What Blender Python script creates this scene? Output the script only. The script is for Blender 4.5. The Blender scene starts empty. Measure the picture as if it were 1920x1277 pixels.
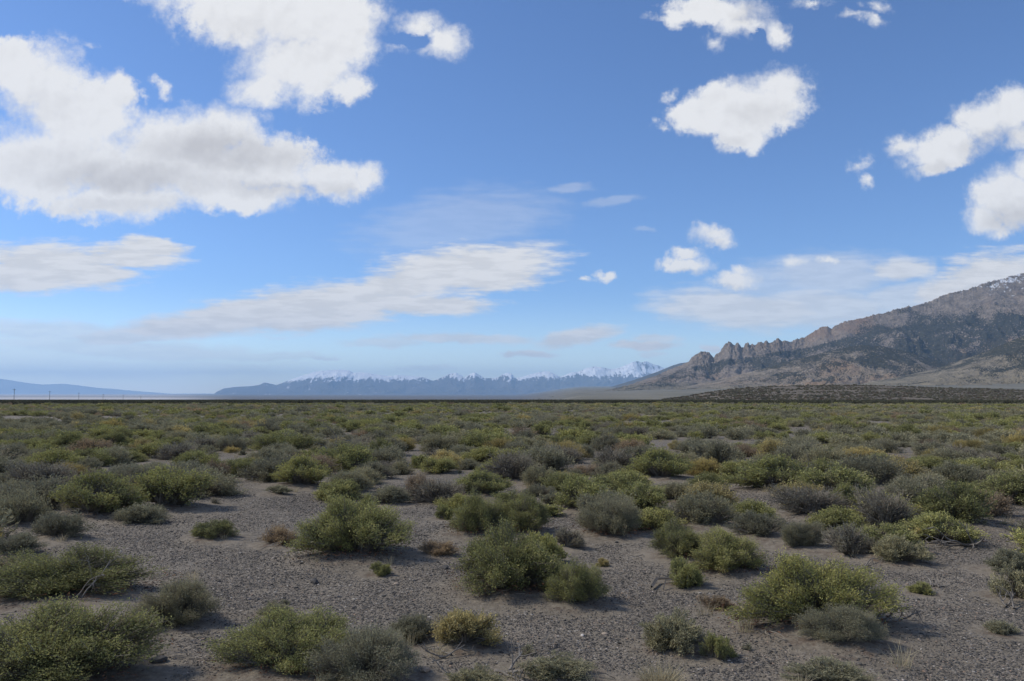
import bpy, math, random
import numpy as np
from mathutils import Vector

# ------------------------------------------------------------------ basics
F, CX, CY, EYE, HOR = 1470.0, 960.0, 638.5, 1.6, 737.0
PITCH = math.atan((HOR - CY) / F)
SP, CP = math.sin(PITCH), math.cos(PITCH)
S = 0.0082                                   # the plain falls gently away from the viewer
C = bpy.context.scene.collection
scene = bpy.context.scene
rng = np.random.default_rng(11)
random.seed(11)


def pix(px, py):
    """direction of a photograph pixel as (x/y, z/y)"""
    zc = (CY - py) / F
    yy = CP - zc * SP
    return ((px - CX) / F / yy, (SP + zc * CP) / yy)


def on_plain(px, py):
    u, v = pix(px, py)
    y = EYE / (-v - S)
    return u * y, y


# ------------------------------------------------------------------ noise
_perm = np.random.default_rng(3).permutation(512)
_perm = np.concatenate([_perm, _perm, _perm])
_gr = np.random.default_rng(4).uniform(0, 2 * np.pi, 512)
_gx, _gy = np.cos(_gr), np.sin(_gr)


def noise(x, y):
    xi = np.floor(x).astype(np.int64); yi = np.floor(y).astype(np.int64)
    xf = x - xi; yf = y - yi
    def g(ix, iy, fx, fy):
        h = _perm[(_perm[ix & 511] + iy) & 511]
        return _gx[h] * fx + _gy[h] * fy
    u = xf ** 3 * (xf * (xf * 6 - 15) + 10); v = yf ** 3 * (yf * (yf * 6 - 15) + 10)
    a = g(xi, yi, xf, yf); b = g(xi + 1, yi, xf - 1, yf)
    c = g(xi, yi + 1, xf, yf - 1); d = g(xi + 1, yi + 1, xf - 1, yf - 1)
    return (a + (b - a) * u + (c - a) * v + (a - b - c + d) * u * v) * 1.5


def fbm(x, y, o=5, gain=.5):
    s = np.zeros_like(x); a = 1.; n = 0.
    for k in range(o):
        s = s + a * noise(x * 2 ** k + 17.3 * k, y * 2 ** k - 9.1 * k); n += a; a *= gain
    return s / n


def ridged(x, y, o=5, gain=.55):
    s = np.zeros_like(x); a = 1.; n = 0.; w = 1.
    for k in range(o):
        r = 1 - np.abs(noise(x * 2 ** k + 5.7 * k, y * 2 ** k + 3.3 * k))
        r = r * r * w
        w = np.clip(r * 1.6, 0, 1)
        s = s + a * r; n += a; a *= gain
    return s / n


def sstep(a, b, x):
    t = np.clip((x - a) / (b - a), 0, 1)
    return t * t * (3 - 2 * t)


# ------------------------------------------------------------------ objects
def np_mesh(name, V, Fc, mats, mat_index=None, smooth=False, face_attr=None, point_attr=None):
    me = bpy.data.meshes.new(name)
    V = np.ascontiguousarray(V, dtype=np.float32); Fc = np.ascontiguousarray(Fc, dtype=np.int32)
    m, k = Fc.shape
    me.vertices.add(len(V)); me.vertices.foreach_set('co', V.ravel())
    me.loops.add(m * k); me.loops.foreach_set('vertex_index', Fc.ravel())
    me.polygons.add(m); me.polygons.foreach_set('loop_start', np.arange(0, m * k, k, dtype=np.int32))
    for mt in mats: me.materials.append(mt)
    if mat_index is not None: me.polygons.foreach_set('material_index', np.asarray(mat_index, dtype=np.int32))
    me.polygons.foreach_set('use_smooth', np.full(m, smooth, dtype=bool))
    for nm, arr in (face_attr or {}).items():
        me.attributes.new(nm, 'FLOAT', 'FACE').data.foreach_set('value', np.asarray(arr, dtype=np.float32))
    for nm, arr in (point_attr or {}).items():
        me.attributes.new(nm, 'FLOAT', 'POINT').data.foreach_set('value', np.asarray(arr, dtype=np.float32))
    me.update(calc_edges=True); me.validate()
    return me


def link(name, me, parent=None, label=None, cat=None, group=None, kind=None, loc=None):
    o = bpy.data.objects.new(name, me); C.objects.link(o)
    if parent is not None: o.parent = parent
    if loc is not None: o.location = loc
    if label: o['label'] = label
    if cat: o['category'] = cat
    if group: o['group'] = group
    if kind: o['kind'] = kind
    return o


def grid_faces(nr, nc):
    i = np.arange(nr - 1)[:, None] * nc + np.arange(nc - 1)[None, :]
    return np.stack([i, i + 1, i + nc + 1, i + nc], -1).reshape(-1, 4)


# ------------------------------------------------------------------ node helpers
class NT:
    def __init__(self, tree):
        self.t = tree; self.n = tree.nodes; self.l = tree.links
    def set(self, sock, v):
        if isinstance(v, bpy.types.NodeSocket): self.l.new(v, sock)
        elif v is not None:
            if isinstance(v, (tuple, list)) and len(v) == 3 and sock.type == 'RGBA': v = (*v, 1)
            sock.default_value = v
    def math(self, op, a, b=None, c=None, clamp=False):
        n = self.n.new('ShaderNodeMath'); n.operation = op; n.use_clamp = clamp
        for k, v in enumerate((a, b, c)):
            if v is not None: self.set(n.inputs[k], v)
        return n.outputs[0]
    def vmath(self, op, a, b=None, s=None):
        n = self.n.new('ShaderNodeVectorMath'); n.operation = op
        self.set(n.inputs[0], a)
        if b is not None: self.set(n.inputs[1], b)
        if s is not None: self.set(n.inputs['Scale'], s)
        return n.outputs['Value'] if op in ('LENGTH', 'DOT_PRODUCT') else n.outputs[0]
    def noise(self, vec, scale, detail=4, rough=.55, dist=0, dim='3D', color=False):
        n = self.n.new('ShaderNodeTexNoise'); n.noise_dimensions = dim
        self.set(n.inputs['Vector'], vec); n.inputs['Scale'].default_value = scale
        n.inputs['Detail'].default_value = detail; n.inputs['Roughness'].default_value = rough
        n.inputs['Distortion'].default_value = dist
        return n.outputs['Color'] if color else n.outputs[0]
    def voronoi(self, vec, scale, feature='F1', rand=1):
        n = self.n.new('ShaderNodeTexVoronoi'); n.feature = feature
        self.set(n.inputs['Vector'], vec); n.inputs['Scale'].default_value = scale
        n.inputs['Randomness'].default_value = rand
        return n
    def smooth(self, x, a, b, lo=0., hi=1.):
        n = self.n.new('ShaderNodeMapRange'); n.interpolation_type = 'SMOOTHSTEP'
        self.set(n.inputs[0], x); n.inputs[1].default_value = a; n.inputs[2].default_value = b
        n.inputs[3].default_value = lo; n.inputs[4].default_value = hi
        return n.outputs[0]
    def lin(self, x, a, b, lo=0., hi=1.):
        n = self.n.new('ShaderNodeMapRange')
        self.set(n.inputs[0], x); n.inputs[1].default_value = a; n.inputs[2].default_value = b
        n.inputs[3].default_value = lo; n.inputs[4].default_value = hi
        return n.outputs[0]
    def mix(self, f, a, b, mode='MIX'):
        n = self.n.new('ShaderNodeMix'); n.data_type = 'RGBA'; n.blend_type = mode
        self.set(n.inputs[0], f); self.set(n.inputs[6], a); self.set(n.inputs[7], b)
        return n.outputs[2]
    def ramp(self, f, stops, interp='LINEAR'):
        n = self.n.new('ShaderNodeValToRGB'); cr = n.color_ramp; cr.interpolation = interp
        while len(cr.elements) < len(stops): cr.elements.new(.5)
        for e, (p, c) in zip(cr.elements, stops): e.position = p; e.color = (*c, 1)
        self.set(n.inputs[0], f)
        return n.outputs[0]
    def map(self, vec, loc=(0, 0, 0), rot=(0, 0, 0), sc=(1, 1, 1), typ='POINT'):
        n = self.n.new('ShaderNodeMapping'); n.vector_type = typ
        self.set(n.inputs[0], vec)
        n.inputs[1].default_value = loc; n.inputs[2].default_value = rot; n.inputs[3].default_value = sc
        return n.outputs[0]
    def bump(self, h, dist, strength=1.0, normal=None):
        n = self.n.new('ShaderNodeBump'); self.set(n.inputs['Height'], h)
        n.inputs['Distance'].default_value = dist; n.inputs['Strength'].default_value = strength
        if normal is not None: self.l.new(normal, n.inputs['Normal'])
        return n.outputs[0]


def material(name):
    m = bpy.data.materials.new(name); m.use_nodes = True
    m.node_tree.nodes.clear()
    t = NT(m.node_tree)
    out = t.n.new('ShaderNodeOutputMaterial')
    return m, t, out


def pbsdf(t, out, col, rough=.9, normal=None, spec=.2):
    p = t.n.new('ShaderNodeBsdfPrincipled')
    t.set(p.inputs['Base Color'], col); t.set(p.inputs['Roughness'], rough)
    p.inputs['Specular IOR Level'].default_value = spec
    if normal is not None: t.l.new(normal, p.inputs['Normal'])
    t.l.new(p.outputs[0], out.inputs[0])
    return p


def objco(t):
    return t.n.new('ShaderNodeTexCoord').outputs['Object']


# ------------------------------------------------------------------ plant materials
def leaf_mat(name, stops, transl=.3):
    m, t, out = material(name)
    a = t.n.new('ShaderNodeAttribute'); a.attribute_name = 'tint'
    oi = t.n.new('ShaderNodeObjectInfo')
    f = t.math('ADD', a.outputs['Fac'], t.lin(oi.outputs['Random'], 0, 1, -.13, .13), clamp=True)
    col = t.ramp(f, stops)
    r2 = t.math('FRACT', t.math('MULTIPLY', oi.outputs['Random'], 37.7))
    col = t.mix(1.0, col, t.ramp(r2, [(0, (.8, .8, .82)), (.5, (1, 1, 1)), (1, (1.12, 1.08, .98))]), 'MULTIPLY')
    d = t.n.new('ShaderNodeBsdfDiffuse'); t.l.new(col, d.inputs[0])
    tr = t.n.new('ShaderNodeBsdfTranslucent'); t.l.new(col, tr.inputs[0])
    mx = t.n.new('ShaderNodeMixShader'); mx.inputs[0].default_value = transl
    t.l.new(d.outputs[0], mx.inputs[1]); t.l.new(tr.outputs[0], mx.inputs[2])
    t.l.new(mx.outputs[0], out.inputs[0])
    return m


def wood_mat(name, a, b):
    m, t, out = material(name)
    oi = t.n.new('ShaderNodeObjectInfo')
    f = t.noise(objco(t), 14, 3)
    col = t.ramp(f, [(.3, a), (.7, b)])
    pbsdf(t, out, col, .85)
    return m


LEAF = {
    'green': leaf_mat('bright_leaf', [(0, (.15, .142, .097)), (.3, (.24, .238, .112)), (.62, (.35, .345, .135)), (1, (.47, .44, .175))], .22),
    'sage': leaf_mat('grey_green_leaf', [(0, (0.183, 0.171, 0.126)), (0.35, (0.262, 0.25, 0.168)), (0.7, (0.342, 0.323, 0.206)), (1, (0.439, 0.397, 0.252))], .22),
    'grey': leaf_mat('grey_leaf', [(0, (.20, .18, .138)), (.5, (.305, .28, .21)), (1, (.40, .365, .25))]),
    'yellow': leaf_mat('yellow_leaf', [(0, (0.244, 0.207, 0.114)), (0.4, (0.39, 0.329, 0.156)), (0.75, (0.525, 0.433, 0.192)), (1, (0.634, 0.525, 0.24))]),
    'dome': leaf_mat('gold_green_leaf', [(0, (0.22, 0.195, 0.096)), (0.5, (0.342, 0.293, 0.12)), (1, (0.598, 0.464, 0.192))]),
    'rust': leaf_mat('rust_leaf', [(0, (0.207, 0.159, 0.114)), (0.5, (0.342, 0.256, 0.168)), (1, (0.5, 0.384, 0.24))]),
    'grass': leaf_mat('dry_grass_blade', [(0, (0.293, 0.256, 0.168)), (0.5, (0.439, 0.378, 0.246)), (1, (0.586, 0.506, 0.348))], .35),
}
WOOD = wood_mat('grey_bark', (.115, .096, .076), (.27, .236, .19))
DEAD = wood_mat('bleached_wood', (.11, .097, .085), (.26, .235, .205))
LITTER = leaf_mat('red_brown_litter', [(0, (.07, .038, .025)), (.5, (.13, .065, .04)), (1, (.20, .12, .07))], .1)


# ------------------------------------------------------------------ plant geometry
def norm(a):
    return a / (np.linalg.norm(a, axis=-1, keepdims=True) + 1e-9)


def tubes(P, rad, sides=3):
    """P (n,k,3) polylines, rad (n,k) -> verts, quads"""
    n, k, _ = P.shape
    ax = norm(P[:, -1] - P[:, 0])
    ref = np.where(np.abs(ax[:, 2:3]) > .9, np.array([[1., 0, 0]]), np.array([[0, 0, 1.]]))
    e1 = norm(np.cross(ax, ref)); e2 = np.cross(ax, e1)
    an = np.arange(sides) * 2 * np.pi / sides
    off = e1[:, None, :] * np.cos(an)[None, :, None] + e2[:, None, :] * np.sin(an)[None, :, None]
    V = P[:, :, None, :] + off[:, None] * rad[:, :, None, None]
    base = (np.arange(n) * k * sides)[:, None, None] + (np.arange(k - 1) * sides)[None, :, None]
    s = np.arange(sides)[None, None, :]; s2 = (s + 1) % sides
    Q = np.stack([base + s, base + s2, base + sides + s2, base + sides + s], -1).reshape(-1, 4)
    return V.reshape(-1, 3), Q


def leaves(pos, d, L, W, g):
    """diamond leaves: base at pos, along d, lengths L, widths W"""
    w = norm(np.cross(d, g.normal(size=d.shape)))
    n = np.cross(w, d)
    mid = pos + d * (L * .55)[:, None] + n * (L * g.uniform(-.12, .12, len(L)))[:, None]
    V = np.stack([pos, mid + w * (W * .5)[:, None], pos + d * L[:, None], mid - w * (W * .5)[:, None]], 1)
    Q = np.arange(len(pos) * 4).reshape(-1, 4)
    return V.reshape(-1, 3), Q


def gen_shrub(seed, R, H, ntuft, nleaf, leafL, leafW, nlobes=5, twig_r=.0022, tuftL=.10, spread=.7, gap=.35, up=.35, clump=.20, rag=1.0,
              tint=(.45, .2), bare=0.0, stems=None, tip=.25):
    """returns (branch verts, quads), (leaf verts, quads, tint)"""
    g = np.random.default_rng(seed)
    lob = []
    for k in range(nlobes):
        a = 2 * np.pi * (k / max(1, nlobes - 1)) + g.uniform(-.5, .5)
        d = 0 if k == 0 else R * g.uniform(.42, .72) * (.55 + .45 * rag)
        r = R * (g.uniform(.5, .66) if k == 0 else g.uniform(.26, .46))
        h = H * (g.uniform(.88, 1.0) if k == 0 else g.uniform(.42 + .33 * (1 - rag), .92))
        lob.append((d * math.cos(a), d * math.sin(a), r, h))
    lob = np.array(lob)
    nclu = max(10, int(ntuft / 16)) if ntuft > 120 else max(8, ntuft // 6)
    M = nclu * 8
    li = g.choice(nlobes, M, p=(lob[:, 2] ** 2) / (lob[:, 2] ** 2).sum())
    az = g.uniform(0, 2 * np.pi, M); sz = g.uniform(-.05, 1, M)
    cr = np.sqrt(1 - np.clip(sz, 0, 1) ** 2)
    dr = np.stack([cr * np.cos(az), cr * np.sin(az), sz], 1)
    rad = 1 - np.abs(g.normal(0, .13, M)) + g.normal(0, .07 * rag, M)
    lc = lob[li]
    K = np.stack([lc[:, 0] + dr[:, 0] * lc[:, 2] * rad, lc[:, 1] + dr[:, 1] * lc[:, 2] * rad,
                  lc[:, 3] * (.14 + .86 * dr[:, 2] * rad)], 1)
    ok = np.ones(M, bool)
    for k in range(nlobes):
        q = np.sqrt(((K[:, 0] - lob[k, 0]) / lob[k, 2]) ** 2 + ((K[:, 1] - lob[k, 1]) / lob[k, 2]) ** 2 + (K[:, 2] / lob[k, 3]) ** 2)
        ok &= ~((li != k) & (q < .7))
    K, li, dr = K[ok][:nclu], li[ok][:nclu], dr[ok][:nclu]
    nclu = len(K)
    cs = R * clump * np.sqrt(40. / max(nclu, 12)) * g.uniform(.7, 1.35, nclu)
    ctint = g.normal(0, tint[1], nclu)
    wgt = cs ** 2; ci = g.choice(nclu, ntuft, p=wgt / wgt.sum())
    n = ntuft
    q = g.normal(0, 1, (n, 3)); q = norm(q) * (g.uniform(0, 1, (n, 1)) ** .45)
    P = K[ci] + q * cs[ci][:, None] * np.array([1, 1, .8])
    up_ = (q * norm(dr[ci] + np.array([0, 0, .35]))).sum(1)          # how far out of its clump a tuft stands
    ok = (P[:, 2] > .015 * H) & (up_ > -.75)
    P, ci, up_ = P[ok], ci[ok], up_[ok]; n = len(P); li = li[ci]
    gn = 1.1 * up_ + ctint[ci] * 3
    base = np.stack([lob[li, 0], lob[li, 1], np.zeros(n)], 1) * g.uniform(.15, .55, (n, 1)) + g.normal(0, .03 * R, (n, 3)) * [1, 1, 0]
    base[:, 2] = -.01
    v = P - base
    Ln = np.linalg.norm(v, axis=1)
    mid = base + v * .5 + np.stack([v[:, 0], v[:, 1], np.zeros(n)], 1) * -.08 + [0, 0, 1] * (v[:, 2:3] * .08) + g.normal(0, .06, (n, 3)) * Ln[:, None]
    m2 = base + v * .8 + g.normal(0, .05, (n, 3)) * Ln[:, None]
    twig = np.stack([base, mid, m2, P], 1)
    rr = twig_r * g.uniform(.7, 1.5, n)
    rads = rr[:, None] * np.array([[1.7, 1.2, .9, .4]])
    nst = stems if stems is not None else max(3, n // 25)
    pick = g.choice(n, min(n, nst), replace=False)
    rads[pick] *= np.array([3.2, 2.4, 1.4, .8])
    BV, BQ = tubes(twig, rads)
    # leaf tufts
    a = norm(P - m2)
    keep = g.uniform(size=n) > bare
    idx = np.repeat(np.arange(n)[keep], nleaf)
    N = len(idx)
    s = g.uniform(0, 1, N)
    pos = P[idx] - a[idx] * (s * tuftL)[:, None] + g.normal(0, tuftL * .13, (N, 3))
    pos[:, 2] = np.maximum(pos[:, 2], .004)
    d = norm(a[idx] * .75 + g.normal(0, spread, (N, 3)) + np.array([0, 0, up]))
    L = leafL * g.uniform(.65, 1.35, N); W = leafW * g.uniform(.7, 1.3, N)
    LV, LQ = leaves(pos, d, L, W, g)
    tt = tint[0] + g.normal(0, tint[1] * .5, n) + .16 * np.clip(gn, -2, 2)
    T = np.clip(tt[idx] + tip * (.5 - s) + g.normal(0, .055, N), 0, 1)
    return (BV, BQ), (LV, LQ, T)


def gen_grass(seed, R, H, n, w, tint=(.5, .2), lean=.45):
    g = np.random.default_rng(seed)
    a = g.uniform(0, 2 * np.pi, n); r = R * .55 * np.sqrt(g.uniform(0, 1, n))
    b = np.stack([r * np.cos(a), r * np.sin(a), np.zeros(n)], 1)
    L = H * g.uniform(.45, 1.05, n)
    out = np.stack([np.cos(a), np.sin(a), np.zeros(n)], 1) * (r / R)[:, None] * 1.2 + g.normal(0, .28, (n, 3)) * [1, 1, 0]
    d0 = norm(out * lean + [0, 0, 1.0]); d1 = norm(out * lean * 2.4 + [0, 0, .8])
    p1 = b + d0 * (L * .5)[:, None]; p2 = p1 + d1 * (L * .5)[:, None]
    wv = norm(np.cross(d0, g.normal(size=(n, 3)))) * (w * g.uniform(.6, 1.4, n))[:, None]
    V = np.stack([b - wv, b + wv, p1 + wv * .7, p1 - wv * .7, p2 + wv * .15, p2 - wv * .15], 1).reshape(-1, 3)
    k = np.arange(n)[:, None] * 6
    Q = np.concatenate([k + [[0, 1, 2, 3]], k + [[3, 2, 4, 5]]], 0)
    T = np.clip(tint[0] + g.normal(0, tint[1], n), 0, 1)
    return V, Q, np.concatenate([T, T])
# ------------------------------------------------------------------ the kinds of plant
# kind: (leaf material, leaf length factor, width factor, leaves factor, height, options)
KIND = {
    'green':  dict(m='green', H=.46, lf=1.0, wf=1.0, nf=1.0, o=dict(spread=.64, gap=.42, tint=(.46, .17), rag=.62)),
    'sage':   dict(m='sage', H=.40, lf=1.1, wf=.75, nf=1.0, o=dict(spread=.6, gap=.36, tint=(.47, .17), up=.3, rag=.45, clump=.22)),
    'grey':   dict(m='grey', H=.42, lf=.9, wf=.6, nf=.4, o=dict(spread=.6, gap=.4, tint=(.5, .2), up=.3, rag=.4, twig_r=.0030)),
    'yellow': dict(m='yellow', H=.40, lf=.95, wf=1.0, nf=1.0, o=dict(spread=.75, gap=.40, tint=(.5, .2), tip=.35, rag=.6)),
    'dome':   dict(m='dome', H=.36, lf=1.7, wf=.45, nf=1.3, o=dict(spread=.25, gap=.05, tint=(.5, .12), up=.7, tip=.55, rag=.05, clump=.26)),
    'rust':   dict(m='rust', H=.36, lf=1.1, wf=.7, nf=.6, o=dict(spread=.6, gap=.35, tint=(.5, .22), up=.4, rag=.6)),
}
LODP = [(1500, 34, .0155, .0054, .0020), (640, 19, .026, .0105, .0024), (260, 10, .052, .021, .004), (90, 5, .12, .052, .0)]
_cache = {}


def proto(kind, size, lod, var):
    """size 'L' (radius .5 m) or 'S' (radius .2 m) -> dict(br, lf, R, H)"""
    key = (kind, size, lod, var)
    if key in _cache: return _cache[key]
    seed = sum(map(ord, kind)) * 101 + var * 17 + (5000 if size == 'S' else 0) + lod * 3
    k = KIND[kind] if kind != 'grass' else None
    if kind == 'grass':
        R, H = (.5, .36) if size == 'L' else (.2, .20)
        n, w = [(1100, .0022), (520, .004), (200, .009), (70, .022)][lod]
        if size == 'S': n = int(n * .4)
        V, Q, T = gen_grass(seed, R, H, n, w)
        d = dict(br=None, lf=np_mesh('grass_blades', V, Q, [LEAF['grass']], face_attr={'tint': T}), R=R, H=H)
    else:
        nt, nl, L, W, tr = LODP[lod]
        R, H = .5, k['H']
        nlob = 6
        if size == 'S':
            R, H, nt, nlob = .2, k['H'] * .42, int(nt * .24), 4
            if lod == 3: nt, nl, L, W = 20, 3, .1, .05
        o = dict(k['o'])
        if lod >= 1: o['rag'] *= .35
        if 'twig_r' in o: o['twig_r'] = max(o['twig_r'], tr) if lod < 3 else 0
        else: o['twig_r'] = tr
        (BV, BQ), (LV, LQ, T) = gen_shrub(seed, R, H, nt, max(2, int(nl * k['nf'])), L * k['lf'], W * k['wf'], nlobes=nlob,
                                           tuftL=R * (.26 if lod < 2 else .3), **o)
        br = None
        if lod < 3:
            if lod == 2: BQ = BQ.reshape(-1, 9, 4)[::3].reshape(-1, 4)
            br = (BV, BQ)
        R, H = float(np.percentile(np.abs(LV[:, :2]), 98.5)), float(np.percentile(LV[:, 2], 98))
        d = dict(br=br, lf=None, R=R, H=H)
        if lod < 3:
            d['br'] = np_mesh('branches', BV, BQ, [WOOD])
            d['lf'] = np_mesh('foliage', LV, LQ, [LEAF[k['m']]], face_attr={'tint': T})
        else:
            d['br'] = None
            d['lf'] = np_mesh('foliage', LV, LQ, [LEAF[k['m']]], face_attr={'tint': T})
        d['raw'] = (BV, BQ, LV, LQ, T) if lod == 2 else None
    _cache[key] = d
    return d


def proto_joined(kind, size, lod, var):
    """one mesh holding branches and leaves, for the uncountable scrub"""
    d = proto(kind, size, lod, var)
    if d.get('raw') is None: return d['lf'], d['R'], d['H']
    if 'jn' not in d:
        BV, BQ, LV, LQ, T = d['raw']
        V = np.concatenate([BV, LV]); Q = np.concatenate([BQ, LQ + len(BV)])
        mi = np.concatenate([np.zeros(len(BQ)), np.ones(len(LQ))])
        d['jn'] = np_mesh('scrub_plant', V, Q, [WOOD, LEAF[KIND[kind]['m']]], mat_index=mi,
                          face_attr={'tint': np.concatenate([np.zeros(len(BQ)), T])})
    return d['jn'], d['R'], d['H']


NAME = {'green': 'green_shrub', 'sage': 'sagebrush', 'grey': 'grey_shrub', 'yellow': 'yellow_shrub', 'dome': 'golden_shrub',
        'rust': 'russet_shrub', 'grass': 'grass_tuft'}
GROUP = {'green': 'green shrubs on the gravel plain', 'sage': 'grey-green sagebrush on the gravel plain', 'grey': 'grey twiggy shrubs on the gravel plain',
         'yellow': 'yellow flowering shrubs on the gravel plain', 'dome': 'golden cushion shrubs on the gravel plain',
         'rust': 'russet half-dry shrubs on the gravel plain', 'grass': 'dry grass tufts on the gravel plain'}

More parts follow.
